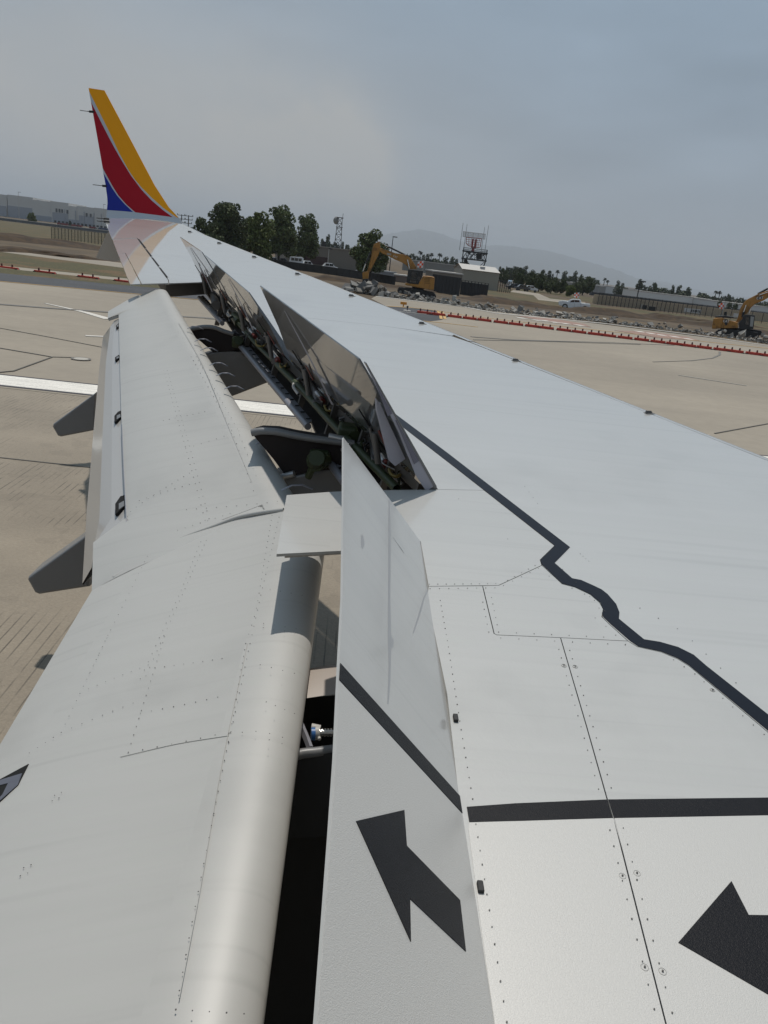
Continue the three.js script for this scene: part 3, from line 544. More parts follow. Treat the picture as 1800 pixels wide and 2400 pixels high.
// ---------------------------------------------------------------- vortex generators, screws, small marks
for (const [x, y] of [[445, 544], [514, 570.5], [596, 603], [697.5, 643], [824, 694], [989, 759], [1209, 846], [1521, 969]]) {
  const p = W(x, y), g = new THREE.BufferGeometry(), f = V(0.94, 0, -0.34).normalize(), s = V(0.34, 0, 0.94).normalize();
  mesh('vortex_generator', [prism([p.clone().addScaledVector(f, 0.036), p.clone().addScaledVector(f, -0.03), p.clone().addScaledVector(f, -0.03).addScaledVector(WN, 0.02), p.clone().addScaledVector(f, 0.015).addScaledVector(WN, 0.02)], s, 0.007), prism([[0.042, 0.02], [0.042, -0.02], [-0.034, -0.02], [-0.034, 0.02]].map(([a, b]) => p.clone().addScaledVector(f, a).addScaledVector(s, b).addScaledVector(WN, 0.003)), WN, 0.003)], M.hyd, wing);
}
{
  const rows = [];
  const camber = (p, pl) => { const w = p.clone().sub(pl.A), c = w.dot(pl.v), L = pl === FI ? 1.15 : 0.9 - 0.06 * w.dot(pl.h), u = Math.max(0, Math.min(1, (c - 0.19) / (L - 0.08))); return 0.026 * L * 6.75 * u * u * (1 - u); };
  const row = (pl, pts, n, lift = 0.0015) => { // n screws along a polyline, evenly in space
    const P = pts.map(p => on(...p, pl, lift)); let L = 0; const seg = P.slice(1).map((p, i) => { const l = p.distanceTo(P[i]); L += l; return l; });
    for (let k = 0; k < n; k++) { let d = L * k / Math.max(1, n - 1), i = 0; while (i < seg.length - 1 && d > seg[i]) d -= seg[i++]; const q = P[i].clone().lerp(P[i + 1], d / seg[i]); if (pl.A) q.addScaledVector(pl.n, camber(q, pl)); rows.push([q, pl.n]); }
  };
  row(FI, [[576, 1508], [543, 1699], [510.6, 1858], [480, 2012.6], [447.5, 2175], [412, 2366.6]], 34);
  row(FI, [[586, 1508], [536, 1740]], 12);
  row(FI, [[412, 2366], [572, 2376]], 5); row(FI, [[390, 1500], [333.6, 1679], [305, 1770.5]], 17);
  row(FI, [[260, 1502], [152.6, 1731]], 15); row(FI, [[152.6, 1731], [78.5, 1779.5]], 5); row(FI, [[152.6, 1731], [317, 1656.6]], 8); row(FI, [[215.6, 1628], [352, 1567]], 8);
  row(FI, [[333.6, 1679], [510.6, 1634]], 8); row(FI, [[305, 1770.5], [514.6, 1719.7], [600, 1714]], 10); row(FI, [[368, 1573], [520.8, 1544]], 8);
  for (const q of [[337, 928], [375, 910], [361, 942], [323, 960], [161, 1346], [202, 1328], [183, 1375], [142, 1393]]) row(FI, [[q[0] / 2.458, 1500 + q[1] / 2.458], [q[0] / 2.458 + 1, 1500 + q[1] / 2.458]], 1);
  row(FI, [[486.7, 1273], [437, 1387.5], [346.6, 1592.5]], 22); row(FI, [[474, 1277], [425, 1400], [334, 1600]], 22); row(FI, [[351, 1315], [217, 1592.5]], 17);
  row(FI, [[637.7, 1208], [600, 1434], [576, 1508]], 20); row(FI, [[654, 1212], [612, 1392], [586, 1508]], 20); row(FI, [[618, 1461], [694, 1473]], 4); row(FI, [[617, 1471], [693, 1483]], 4);
  row(FI, [[610, 1558], [690, 1578]], 4); row(FI, [[624, 1645], [690, 1672]], 4); row(FI, [[632, 1719], [662, 1728]], 2); row(FI, [[631, 1734], [661, 1743]], 2); row(FI, [[633, 1381], [708, 1395]], 4);
  row(FO, [[301.4, 1215.8], [310, 1323]], 14); row(FO, [[293.9, 1214], [446, 1113]], 12); row(FO, [[385, 870], [437, 1054], [488, 1243]], 30); row(FO, [[393, 870], [447, 1054], [497, 1238]], 30);
  row(FO, [[460, 836], [554, 1000], [600, 1115]], 24); row(FO, [[448, 836], [540, 1000], [594, 1150]], 24); row(FO, [[437, 1054], [560, 1010]], 8); row(FO, [[330, 1180], [446, 1140]], 8); row(FO, [[385, 990], [480, 965]], 8); row(FO, [[440, 1200], [650, 1175]], 10); row(FO, [[420, 1250], [540, 1205]], 8);
  row(WING, [[1031.9, 1407], [1051, 1516], [1079, 1698], [1108, 1872]], 27); row(WING, [[1115.5, 1931], [1150, 2150], [1188, 2394.7]], 13, 0.003);
  row(WING, [[1006.4, 1369], [1162, 1367.5]], 9); row(WING, [[1008, 1379.5], [1160, 1377.5]], 8); row(WING, [[1131.7, 1411], [1145.6, 1481]], 5); row(WING, [[1152, 1400], [1168.8, 1481]], 6);
  row(WING, [[1168.8, 1481], [1415, 1492.9]], 7); row(WING, [[1173.8, 1495], [1465.5, 1511]], 8); row(WING, [[1180, 1372], [1225, 1350], [1262, 1332]], 5); row(WING, [[1190, 1360], [1254, 1325]], 5);
  row(WING, [[1287, 1350], [1348, 1382], [1389, 1400], [1404, 1425]], 6); row(WING, [[1395, 1448], [1426, 1472], [1466, 1510]], 4);
  row(WING, [[1310, 1521.7], [1358, 1689], [1403, 1849]], 14); row(WING, [[1335.6, 1524], [1386, 1689], [1432.6, 1846]], 14); row(WING, [[1429.6, 1945], [1533.7, 2364.5]], 10, 0.003); row(WING, [[1461, 1940], [1575.8, 2373]], 10, 0.003);
  row(WING, [[1578.8, 1546], [1630, 1580], [1791, 1721]], 10); row(WING, [[1110, 1110], [1240, 1215], [1330, 1285]], 9, 0.003); row(WING, [[1290, 1305], [1345, 1360], [1435, 1450], [1500, 1508]], 7, 0.003);
  row(WING, [[1230, 1140], [1260, 1180]], 4); row(WING, [[1360, 1298], [1380, 1315]], 4); row(WING, [[1075, 1169], [1190, 1263]], 2); row(WING, [[1500, 1425], [1600, 1480], [1725, 1600]], 7);
  const g = new THREE.CylinderGeometry(0.0017, 0.0017, 0.0012, 8), im = new THREE.InstancedMesh(g, M.screw, rows.length);
  im.name = 'screw_head'; im.userData.kind = 'stuff';
  rows.forEach(([p, n], i) => im.setMatrixAt(i, new THREE.Matrix4().compose(p.clone().sub(wing.position), new THREE.Quaternion().setFromUnitVectors(V(0, 1, 0), n), V(1, 1, 1).multiplyScalar(rr(0.75, 1.15) * Math.max(1, p.distanceTo(eye) / 3.4)))));
  wing.add(im);
  for (const [x, y] of [[1459, 2053], [1493, 2046.7], [1511, 2267], [1553, 2277], [1321.7, 1559.7], [1348, 1562], [1670, 1617]]) {
    const t = new THREE.TorusGeometry(0.0075, 0.0009, 8, 24); t.rotateX(Math.PI / 2); t.applyQuaternion(new THREE.Quaternion().setFromUnitVectors(V(0, 1, 0), WN)); const c = W(x, y, 0.0012); t.translate(c.x, c.y, c.z);
    const d = new THREE.CylinderGeometry(0.0022, 0.0022, 0.002, 10); d.translate(c.x, c.y + 0.002, c.z); const o = mesh('ring_screw', t, M.coat, wing); mesh('screw_head', d, M.screw, o);
  }
}
// seams and scratches on the flaps: thin raised lap joints
{
  const cam2 = (p, pl) => { const w = p.clone().sub(pl.A), c = w.dot(pl.v), L = pl === FI ? 1.15 : 0.9 - 0.06 * w.dot(pl.h), u = Math.max(0, Math.min(1, (c - 0.19) / (L - 0.08))); return p.addScaledVector(pl.n, 0.026 * L * 6.75 * u * u * (1 - u)); };
  const lap = (pts, pl, r = 0.0015, m = M.flap, par) => mesh('lap_joint', tube(pts.map(p => cam2(on(...p, pl, 0.0006), pl)), r, 20), m, par);
  lap([[419, 757], [470, 845], [535, 1000], [590, 1130]], FO, 0.0016, M.flap, flapOut);
  lap([[288, 1000], [292, 1100], [299, 1230], [302, 1335]], FO, 0.002, M.rail, flapOut);
  lap([[580, 1508], [520, 1790], [470, 2080], [420, 2340]], FI, 0.0011, M.flap, flapIn);
  lap([[287, 1782], [420, 1745], [536, 1724]], FI, 0.001, M.flap, flapIn);
}
// ---------------------------------------------------------------- ground, pavements, hills
const soilT = tex(1024, (u, v) => { const a = fbm(u * 8, v * 8, 8, 6), b = fbm(u * 90 + 5, v * 90, 90, 3), c = fbm(u * 3 + 9, v * 3, 3, 3); const k = 0.55 + 0.5 * a; return [0.38 * k + 0.13 * c * (b), 0.315 * k + 0.10 * c * b, 0.21 * k + 0.05 * b]; }, true);
const grassT = tex(1024, (u, v) => { const a = fbm(u * 7, v * 7, 7, 5), b = fbm(u * 120, v * 120, 120, 2), k = 0.7 + 0.5 * b; const d = Math.max(0, Math.min(1, (a - 0.42) * 4)); return [(0.30 + 0.09 * d) * k, (0.275 + 0.03 * d) * k, (0.14 + 0.04 * d) * k]; }, true);
const concT = tex(1024, (u, v) => { const a = fbm(u * 4, v * 4, 4, 6), b = fbm(u * 150, v * 150, 150, 2), st = fbm(u * 3, v * 40, 40, 3); const k = 0.90 + 0.14 * (a - 0.5) + 0.05 * (b - 0.5) + 0.10 * (st - 0.5) * a; return [0.628 * k, 0.585 * k, 0.522 * k]; }, true);
const grooveT = tex(2048, (u, v) => { const x = u * 48, f = x - Math.floor(x), wob = fbm(u * 48, v * 14, 48, 3), zone = Math.max(0, Math.min(1, (fbm(u * 3 + 2, v * 3 + 5, 3, 4) - 0.40) * 4)), d = Math.abs(f - 0.5 + 0.05 * (wob - 0.5)) < 0.07 ? Math.max(0, Math.min(1, (wob - 0.36) * 3)) * zone : 0; const a = fbm(u * 5 + 3, v * 5, 5, 6), b = fbm(u * 250, v * 250, 250, 2), spot = fbm(u * 18, v * 18 + 4, 18, 3) > 0.68 ? 0.93 : 1; const k = (0.95 + 0.15 * (a - 0.5) + 0.09 * (b - 0.5)) * (1 - 0.34 * d) * (spot * 0.5 + 0.5); return [0.575 * k, 0.532 * k, 0.47 * k]; }, true);
const grooveB = tex(512, (u, v) => 0.6 * vnoise(u * 90, v * 90, 90) + 0.4 * vnoise(u * 30, v * 30, 30), false);
const asphT = tex(512, (u, v) => { const a = fbm(u * 5, v * 5, 5, 5), b = vnoise(u * 170, v * 170, 170); const k = 0.85 + 0.25 * (a - 0.5) + 0.2 * (b - 0.5); return [0.30 * k, 0.303 * k, 0.315 * k]; }, true);
const surf = (t, w, rough = 0.9, o = {}) => { const c = t.clone(); c.repeat.set(1 / w, 1 / w); c.needsUpdate = true; return std(rgb(1), rough, { map: c, ...o }); };
const gm = { soil: surf(soilT, 26), grass: surf(grassT, 18), conc: surf(concT, 40, 0.85), asph: surf(asphT, 12, 0.85) };
{ const a = grooveT.clone(), b = grooveB.clone(); a.repeat.set(1 / 5.4, 1 / 5.4); b.repeat.set(1 / 1.3, 1 / 1.3); a.needsUpdate = b.needsUpdate = true; gm.groove = std(rgb(1), 0.85, { map: a, bumpMap: b, bumpScale: 0.006 }); }
{ const g = new THREE.PlaneGeometry(50000, 50000); g.rotateX(-Math.PI / 2); const p = g.attributes.position, uv = g.attributes.uv; for (let i = 0; i < p.count; i++) uv.setXY(i, p.getX(i), p.getZ(i)); struct('ground', g, gm.soil, V(0, -0.02, 0)); }
const UP = V(0, 1, 0);
const dirtT = tex(512, (u, v) => { const a = fbm(u * 6, v * 6, 6, 5), b = fbm(u * 26, v * 5, 26, 3), k = 1 - Math.max(0, a - 0.45) * 0.9 - Math.max(0, b - 0.55) * 0.6; return [k, k * 0.985, k * 0.95]; }, true);
const dirty = (m, w) => { const c = dirtT.clone(); c.repeat.set(1 / w, 1 / w); c.needsUpdate = true; m.map = c; return m; };
const lineAt = (a, b) => { const p = G(...a), d = G(...b).sub(p).setY(0).normalize(); return k => p.clone().addScaledVector(d, k); };
const Lz = (x, px) => { }; // (unused)
function band(name, l0, l1, k0, k1, y, m, kind = true) { // strip between two straight lines on the ground
  const pts = [l0(k0), l0(k1), l1(k1), l1(k0)].map(p => p.setY(y)); const g = prism(pts, UP, 0.02); const p = g.attributes.position, u = g.attributes.uv; for (let i = 0; i < p.count; i++) u.setXY(i, p.getX(i), p.getZ(i));
  return struct(name, g, m);
}
function patch(name, pts, y, m, parent) { const g = prism(pts.map(p => p.clone().setY(y)), UP, 0.02), p = g.attributes.position, u = g.attributes.uv; for (let i = 0; i < p.count; i++) u.setXY(i, p.getX(i), p.getZ(i)); return parent ? mesh(name, g, m, parent) : struct(name, g, m); }
const zl = z => k => V(k, 0, z);
const zEdge0 = G(0, 880).z, zEdge1 = G(0, 903).z;
band('runway', zl(zEdge1 + 0.12), zl(30), -90, 120, 0.0, gm.groove);
const pxBand = (name, far, near, y, m) => patch(name, [...far, ...[...near].reverse()].map(p => G(...p)), y, m);
const E0 = [[-500, 613], [0, 660], [400, 697.5], [1005, 754], [1035, 750], [1051, 743]], E1 = [[-500, 591], [0, 640], [260, 666], [600, 695], [906, 718], [1000, 725], [1032, 731], [1052, 743]];
const E2 = [[-500, 578], [0, 628], [260, 655], [600, 689]], E3 = [[-500, 573], [0, 622], [260, 649], [600, 684]], E4 = [[-500, 530], [0, 590], [260, 624], [600, 668]], E5 = [[-500, 521], [0, 580], [260, 613], [600, 656]];
patch('taxiway_apron', [...E0.slice(0, 4).map(p => G(...p)), G(1100, 763), G(1300, 785), G(2400, 905), V(60, 0, zEdge0 - 0.12), V(-60, 0, zEdge0 - 0.12)], 0.004, gm.conc);
band('runway_edge_strip', zl(zEdge0 - 0.3), zl(zEdge1 + 0.3), -200, 200, 0.008, gm.conc);
band('edge_line', zl(zEdge0), zl(zEdge1), -200, 200, 0.016, surf(tex(512, (u, v) => { const k = 0.78 + 0.16 * fbm(u * 3, v * 60, 60, 3) + 0.1 * (vnoise(u * 90, v * 90, 90) - 0.5); return [k, k * 0.975, k * 0.93]; }, true), 2.5, 0.75));
{ const blk = std(rgb(0.035, 0.033, 0.04), 0.8); band('edge_line_border', zl(zEdge0 - 0.14), zl(zEdge0), -200, 200, 0.014, blk); band('edge_line_border', zl(zEdge1), zl(zEdge1 + 0.14), -200, 200, 0.014, blk); }
pxBand('asphalt_strip', E1, E0, 0.004, gm.asph);
patch('far_apron', [[906, 718], [1000, 725], [1005, 754], [1100, 763], [1300, 785], [2400, 905], [2400, 884], [1800, 809], [881, 694], [870, 700]].map(p => G(...p)), 0.003, gm.conc);
// painted lines on the apron and the asphalt
{
  const yel = std(rgb(0.55, 0.34, 0.13), 0.8), wht = std(rgb(0.62, 0.58, 0.52), 0.85), rub = std(rgb(0.17, 0.16, 0.145), 0.9), joint = std(rgb(0.13, 0.12, 0.105), 0.9), redp = std(rgb(0.30, 0.19, 0.15), 0.9), pale = std(rgb(0.42, 0.39, 0.34), 0.9), dusty = std(rgb(0.26, 0.235, 0.2), 0.9);
  const stroke = (name, pts, w, m, y = 0.03) => { const P = pts.map(p => G(...p)), L = [], R = []; P.forEach((p, i) => { const d = P[Math.min(i + 1, P.length - 1)].clone().sub(P[Math.max(0, i - 1)]).normalize(), s = V(-d.z, 0, d.x).multiplyScalar((Array.isArray(w) ? w[0] + (w[1] - w[0]) * i / (P.length - 1) : w) / 2); L.push(p.clone().add(s)); R.push(p.clone().sub(s)); }); return patch(name, [...L, ...R.reverse()], y, m); };
  stroke('taxi_line', [[-200, 641], [0, 660], [400, 697], [1035, 757], [1120, 767]], 0.16, yel); stroke('taxi_line', [[906, 718], [960, 721], [1020, 728], [1100, 741], [1240, 757], [1500, 785], [1800, 817]], 0.3, yel);
  stroke('taxi_line', [[1026, 730], [1032, 736], [1034, 748]], 0.25, yel); stroke('taxi_line', [[1034, 731], [1041, 738], [1043, 748]], 0.25, yel);
  stroke('taxi_line', [[930, 730], [1000, 737]], 0.15, wht);
  stroke('painted_mark', [[106, 712], [170, 726], [200, 733], [255, 749]], [0.12, 0.5], wht); stroke('painted_mark', [[200, 788], [245, 790]], 0.22, wht);
  stroke('tyre_mark', [[-60, 708], [0, 714], [130, 724], [260, 733], [500, 747]], 0.42, rub); stroke('tyre_mark', [[480, 747], [560, 752]], 0.3, rub);
  stroke('tyre_mark', [[1105, 790], [1200, 797], [1300, 800], [1420, 803], [1580, 810]], [0.35, 0.1], rub); stroke('tyre_mark', [[1110, 797], [1250, 800], [1500, 808]], [0.15, 0.1], rub);
  stroke('tyre_mark', [[1687, 825], [1687, 832], [1670, 840], [1620, 846], [1530, 849]], [0.2, 0.06], rub);
  stroke('pavement_joint', [[0, 1073], [211, 1096], [480, 1125]], 0.035, joint, 0.012); stroke('pavement_joint', [[-20, 876], [32, 871], [123, 838]], 0.05, joint); stroke('pavement_joint', [[-20, 814], [0, 817], [123, 838], [200, 840]], 0.03, rub);
  stroke('pavement_joint', [[1675, 1017], [1740, 1005], [1860, 983]], 0.05, joint);
  stroke('pavement_joint', [[0, 770], [110, 790], [240, 815]], 0.03, dusty); stroke('pavement_joint', [[1590, 880], [1750, 905]], 0.12, pale);
  // the worn edge light base
  const c = G(190, 843); const o = struct('light_base', new THREE.RingGeometry(0.24, 0.31, 24).rotateX(-Math.PI / 2), rub, c.clone().setY(0.035)); mesh('base_plate', new THREE.CircleGeometry(0.23, 24).rotateX(-Math.PI / 2), pale, o);
  // pale lip where the pavement was cut, and the faded red patches with white dashes
  stroke('cut_edge', [[881, 695], [1080, 718], [1160, 734], [1420, 759], [1640, 787], [1800, 810], [1990, 834]], 1.1, std(rgb(0.46, 0.43, 0.39), 0.9), 0.034);
  patch('faded_marking', [[1212, 741], [1290, 746], [1370, 760], [1385, 767], [1300, 757]].map(p => G(...p)), 0.03, redp); patch('faded_marking', [[1440, 775], [1520, 778], [1610, 790], [1640, 799], [1540, 792]].map(p => G(...p)), 0.03, redp);
  for (const [x, y] of [[1222, 746], [1258, 751], [1278, 752.5], [1325, 759], [1358, 763], [1300, 756], [1500, 778], [1525, 782], [1550, 786], [1582, 790], [1612, 795]]) stroke('faded_dash', [[x - 7, y - 1.6], [x + 7, y + 1.6]], 0.9, wht, 0.036);
}
// grass and bare strips, left of and behind the wing
pxBand('grass_strip', E2, E1.slice(0, 4), 0.002, gm.grass); pxBand('service_pavement', E3, E2, 0.003, gm.conc); pxBand('grass_strip', E4, E3, 0.002, gm.grass); pxBand('dirt_road', E5, E4, 0.003, gm.conc);
pxBand('grass_strip', [[-400, 470], [0, 517], [122, 532], [300, 553]], [[-400, 492], [0, 545], [260, 580], [300, 586]], 0.003, gm.grass);
patch('grass_strip', [[1085, 683], [1290, 718], [1640, 758], [1990, 800], [1990, 770], [1640, 741], [1400, 716], [1160, 672]].map(p => G(...p)), 0.003, gm.grass);
patch('dirt_road', [[1196, 684], [1250, 692], [1262, 703], [1380, 716], [1370, 708], [1290, 700], [1262, 688], [1205, 679]].map(p => G(...p)), 0.006, gm.conc);
patch('grass_strip', [[1210, 680], [1290, 690], [1400, 712], [1640, 738], [1640, 730], [1400, 700], [1230, 674]].map(p => G(...p)), 0.002, gm.grass);
// heaps of dug earth
function berm(pts, w, h, freq) {
  const P = pts.map(p => G(...p)), rings = [], n = Math.ceil(P[0].distanceTo(P[P.length - 1]) / 0.5);
  const curve = new THREE.CatmullRomCurve3(P);
  for (let i = 0; i <= n; i++) { const c = curve.getPoint(i / n), r = []; const d = curve.getTangent(i / n), s = V(-d.z, 0, d.x); for (let k = 0; k <= 10; k++) { const f = k / 10 * 2 - 1; const hh = h * Math.min(1, i / 8, (n - i) / 8) * Math.max(0, 1 - f * f) * Math.max(0.08, fbm(i * freq, k * 0.5 + 7, 512, 4) * 2.2 - 0.55); r.push(c.clone().addScaledVector(s, f * w / 2 + (fbm(i * 0.3, k, 512, 2) - 0.5) * 0.6).setY(hh - 0.01)); } rings.push(r); }
  return struct('earth_heap', loft(rings), surf(soilT, 5, 0.95, { color: rgb(0.55, 0.47, 0.40) }));
}
berm([[-80, 552], [0, 560], [130, 573], [260, 588], [330, 597]], 12, 1.1, 0.055); berm([[-80, 585], [60, 591], [160, 603], [270, 612]], 3, 0.5, 0.05);
berm([[1085, 700], [1200, 712], [1330, 727], [1500, 744], [1640, 761], [1800, 782], [1990, 806]], 8, 0.75, 0.06); berm([[720, 650], [800, 659], [900, 671], [1060, 688]], 6, 0.7, 0.06); berm([[1500, 738], [1640, 752], [1800, 770]], 4, 0.6, 0.07);
// hills
function hills(ridge, D, m, tag2) {
  const P = ridge.map(([x, y]) => { const r = rayDir(x, y), k = D / Math.hypot(r.x, r.z); return eye.clone().addScaledVector(r, k); });
  const rings = []; const c = new THREE.CatmullRomCurve3(P, false, 'centripetal'); const n = 220;
  for (let i = 0; i <= n; i++) { const p = c.getPoint(i / n), out = V(p.x, 0, p.z).normalize(), r = []; for (let k = 0; k <= 14; k++) { const f = k / 14, hgt = p.y * (1 - Math.pow(1 - f, 1.0)) * (1 + (f < 1 ? 0.35 * (fbm(i * 0.16, k * 0.35 + D, 512, 4) - 0.5) : 0)); r.push(V(p.x, 0, p.z).addScaledVector(out, (f - 1) * D * 0.25).setY(Math.max(-5, f === 1 ? p.y + D * 0.002 * (fbm(i * 0.5, 3, 512, 3) - 0.5) : hgt))); } r.push(V(p.x, -5, p.z).addScaledVector(out, D * 0.2)); rings.push(r); }
  return struct('hills', loft(rings), m);
}
hills([[780, 600], [820, 580], [860, 561], [900, 550], [950, 542], [985, 538.6], [1020, 545], [1060, 558], [1100, 570], [1145, 575], [1190, 576], [1230, 582], [1270, 586], [1320, 597], [1400, 620], [1450, 634.5], [1490, 651], [1530, 660], [1570, 671], [1620, 690]], 15000, std(rgb(0.10, 0.10, 0.085), 0.95));
hills([[1380, 648], [1480, 653], [1559, 661], [1617, 675.7], [1680, 686], [1757, 697], [1850, 706], [1990, 722], [2200, 750]], 19000, std(rgb(0.10, 0.10, 0.09), 0.95));

// ---------------------------------------------------------------- far things: each stands on the ground where its foot shows
function stand(px, py) { // a frame facing the camera at the foot: x right, y up, z towards us
  const p = G(px, py), f = V(-p.x, 0, -p.z).normalize(), turn = Math.atan2(f.x, f.z), pl = plane(p, f), r = V(Math.cos(turn), 0, -Math.sin(turn));
  const at = (x, y) => { const q = on(x, y, pl).sub(p); return new THREE.Vector2(q.dot(r), q.y); };
  const m = on(px + 1, py + SLOPE, pl).distanceTo(p); // metres per pixel
  return { p, turn, at, m, D: p.distanceTo(eye) };
}
function ext(S, pts, depth, z = 0, bev = 0) { const s = new THREE.Shape(pts.map(p => S.at(...p))); const g = new THREE.ExtrudeGeometry(s, { depth: depth - 2 * bev, bevelEnabled: bev > 0, bevelSize: bev * 0.6, bevelOffset: -bev * 0.6, bevelThickness: bev, bevelSegments: 2 }); g.translate(0, 0, z - depth / 2 + bev); return g; }
const b3 = (S, a, b, r, z = 0, z2 = z) => { const p = S.at(...a), q = S.at(...b); return bar(V(p.x, p.y, z), V(q.x, q.y, z2), r, r, 8); };
const conv = (ox, oy, k) => (a, b) => [ox + a * k, oy + b * k];
const ORD = ['first', 'second', 'third', 'fourth', 'fifth', 'sixth', 'seventh', 'eighth', 'ninth', 'tenth', 'eleventh', 'twelfth', 'thirteenth', 'fourteenth', 'fifteenth', 'sixteenth', 'seventeenth', 'eighteenth', 'nineteenth', 'twentieth', 'twenty-first', 'twenty-second', 'twenty-third', 'twenty-fourth', 'twenty-fifth', 'twenty-sixth', 'twenty-seventh', 'twenty-eighth'];
const ranked = (L, ix) => { const s = [...L].sort((a, b) => a[ix] - b[ix]); return L.map(e => ORD[s.indexOf(e)]); };
// --- trees
const leaf = (r, g, b) => phys(rgb(r, g, b), 0.8, { vertexColors: true });
function crownGeo(blobs, n, size, sd) { // many small leaf clumps spread through a few lobes
  seed = sd; const pos = [], col = [], nor = [], uv = [];
  const tot = blobs.reduce((s, b) => s + b[3] * b[3] * b[4], 0);
  for (const [x, y, z, rx, ry] of blobs) {
    const k = Math.round(n * rx * rx * ry / tot);
    for (let i = 0; i < k; i++) {
      const d = V(rr(-1, 1), rr(-1, 1), rr(-1, 1)); if (d.lengthSq() > 1) { i--; continue; }
      const rad = Math.pow(d.length(), 0.45) * (0.75 + 0.45 * fbm(d.x * 2.5 + 9 + x, d.y * 2.5 + 9 + d.z * 2 + y, 64, 3)); d.normalize();
      const c = V(x + d.x * rx * rad, y + d.y * ry * rad, z + d.z * rx * rad), s = size * rr(0.6, 1.4);
      const a = V(rr(-1, 1), rr(-1, 1), rr(-1, 1)).normalize(), b = V(rr(-1, 1), rr(-0.6, 0.6), rr(-1, 1)).cross(a).normalize();
      const t = rr(0.55, 1.5);
      for (const q of [c.clone().addScaledVector(a, s), c.clone().addScaledVector(b, s * 0.8), c.clone().addScaledVector(a, -s), c.clone().addScaledVector(a, s), c.clone().addScaledVector(a, -s), c.clone().addScaledVector(b, -s * 0.8)]) { pos.push(q.x, q.y, q.z); col.push(t, t, t * rr(0.8, 1)); uv.push(0, 0); }
    }
  }
  const g = new THREE.BufferGeometry(); g.setAttribute('position', new THREE.Float32BufferAttribute(pos, 3)); g.setAttribute('color', new THREE.Float32BufferAttribute(col, 3)); g.setAttribute('uv', new THREE.Float32BufferAttribute(uv, 2)); g.computeVertexNormals(); return g;
}
const bark = std(rgb(0.055, 0.045, 0.038), 0.9);
function trunkGeo(h, r, limbs) { const gs = [tube([V(0, -0.1, 0), V(rr(-.03, .03), h * 0.45, 0), V(rr(-.06, .06), h, 0)], r, 10)]; for (const [x, y, z, h0] of limbs) gs.push(tube([V(0, h0, 0), V(x * 0.5, h0 + (y - h0) * 0.6, z * 0.5), V(x, y, z)], r * 0.45, 8)); return gs; }
// unit trees: height 1, standing on y = 0
const kinds = {};
function kind(name, blobs, n, size, sd, m, th, tr) { const c = crownGeo(blobs, n, size, sd); const t = trunkGeo(th, tr, blobs.slice(0, 5).map(([x, y, z]) => [x * 0.8, y, z * 0.8, th * 0.45])); kinds[name] = [c, m, flat(t)]; }
const lg = { dark: leaf(0.066, 0.08, 0.03), mid: leaf(0.085, 0.105, 0.036), lime: leaf(0.10, 0.12, 0.03), far: leaf(0.06, 0.072, 0.04) };
// uneven crowns: many small lobes inside an envelope (half width and density by height), with gaps left between them
function lobes(n, prof, sd, y0 = 0.22) { seed = sd; const L = []; while (L.length < n) { const y = rr(y0, 0.93), w = prof(y), a = rr(0, 6.28), r = Math.sqrt(rnd()) * w, s = rr(0.085, 0.15) * (0.65 + w * 1.5); L.push([Math.cos(a) * r, y, Math.sin(a) * r, s, s * rr(0.7, 1)]); } return L; }
kind('tall', lobes(60, y => 0.27 * Math.pow(Math.sin(Math.PI * Math.min(1, (y + 0.02) * 0.97)), 0.55), 11, 0.15), 11000, 0.019, 12, lg.dark, 0.6, 0.022);
kind('tallLoose', lobes(40, y => 0.27 * Math.pow(Math.sin(Math.PI * Math.min(1, y * 0.97)), 0.7), 23, 0.25), 8000, 0.019, 24, lg.mid, 0.7, 0.02);
kind('round', lobes(46, y => 0.40 * Math.pow(Math.sin(Math.PI * Math.min(1, y * 0.97)), 0.6), 37, 0.12), 9000, 0.024, 38, lg.lime, 0.5, 0.03);
kind('oak', lobes(46, y => 0.55 * Math.pow(Math.sin(Math.PI * Math.min(1, y * 0.97)), 0.6), 41, 0.12), 6000, 0.03, 42, lg.dark, 0.45, 0.035);
kind('slim', [[0, .75, 0, .12, .22], [.05, .5, 0, .15, .22], [-.05, .3, 0, .14, .18]], 900, 0.03, 53, lg.far, 0.5, 0.02);
kind('openTop', [[-.08, .86, 0, .14, .12], [.12, .78, 0, .12, .12], [0, .6, 0, .2, .14], [-.16, .5, 0, .14, .14], [.14, .42, 0, .16, .14], [0, .28, 0, .2, .12]], 900, 0.034, 59, lg.far, 0.6, 0.02);
kind('hedge', [[-.6, .5, 0, .4, .45], [-.15, .55, 0, .45, .5], [.35, .5, 0, .42, .45], [.75, .45, 0, .3, .4]], 1300, 0.06, 61, lg.far, 0.2, 0.03);
kind('vase', [[0, .72, 0, .3, .25], [-.15, .55, 0, .22, .25], [.15, .55, 0, .22, .25]], 420, 0.055, 67, lg.dark, 0.5, 0.035);
function tree(k, px, base, top, width, label, group) {
  const S = stand(px, base), h = S.at(px, top).y, w = width * S.m; const [c, m, t] = kinds[k]; const bb = k === 'hedge' ? 2.1 : k === 'oak' ? 1.35 : k === 'round' ? 1 : k === 'slim' ? .34 : k === 'vase' ? .66 : k === 'openTop' ? .56 : .72;
  const o = thing('tree', S.p, label, 'tree', group, rr(0, 6.28)); const cr = mesh('crown', c, m, null), tr = mesh('trunk', t, bark, null);
  for (const q of [cr, tr]) { q.scale.set(w / bb * 1.12, h, w / bb * 1.12); o.add(q); } return o;
}
tree('oak', 482, 613, 511, 84, 'low bushy tree right behind the wing tip, leftmost of the big trees');
tree('tall', 528, 616, 474, 92, 'tall dark dense tree, the highest one above the wing tip');
tree('round', 604, 622, 496, 96, 'yellow green rounded tree among the tall dark trees');
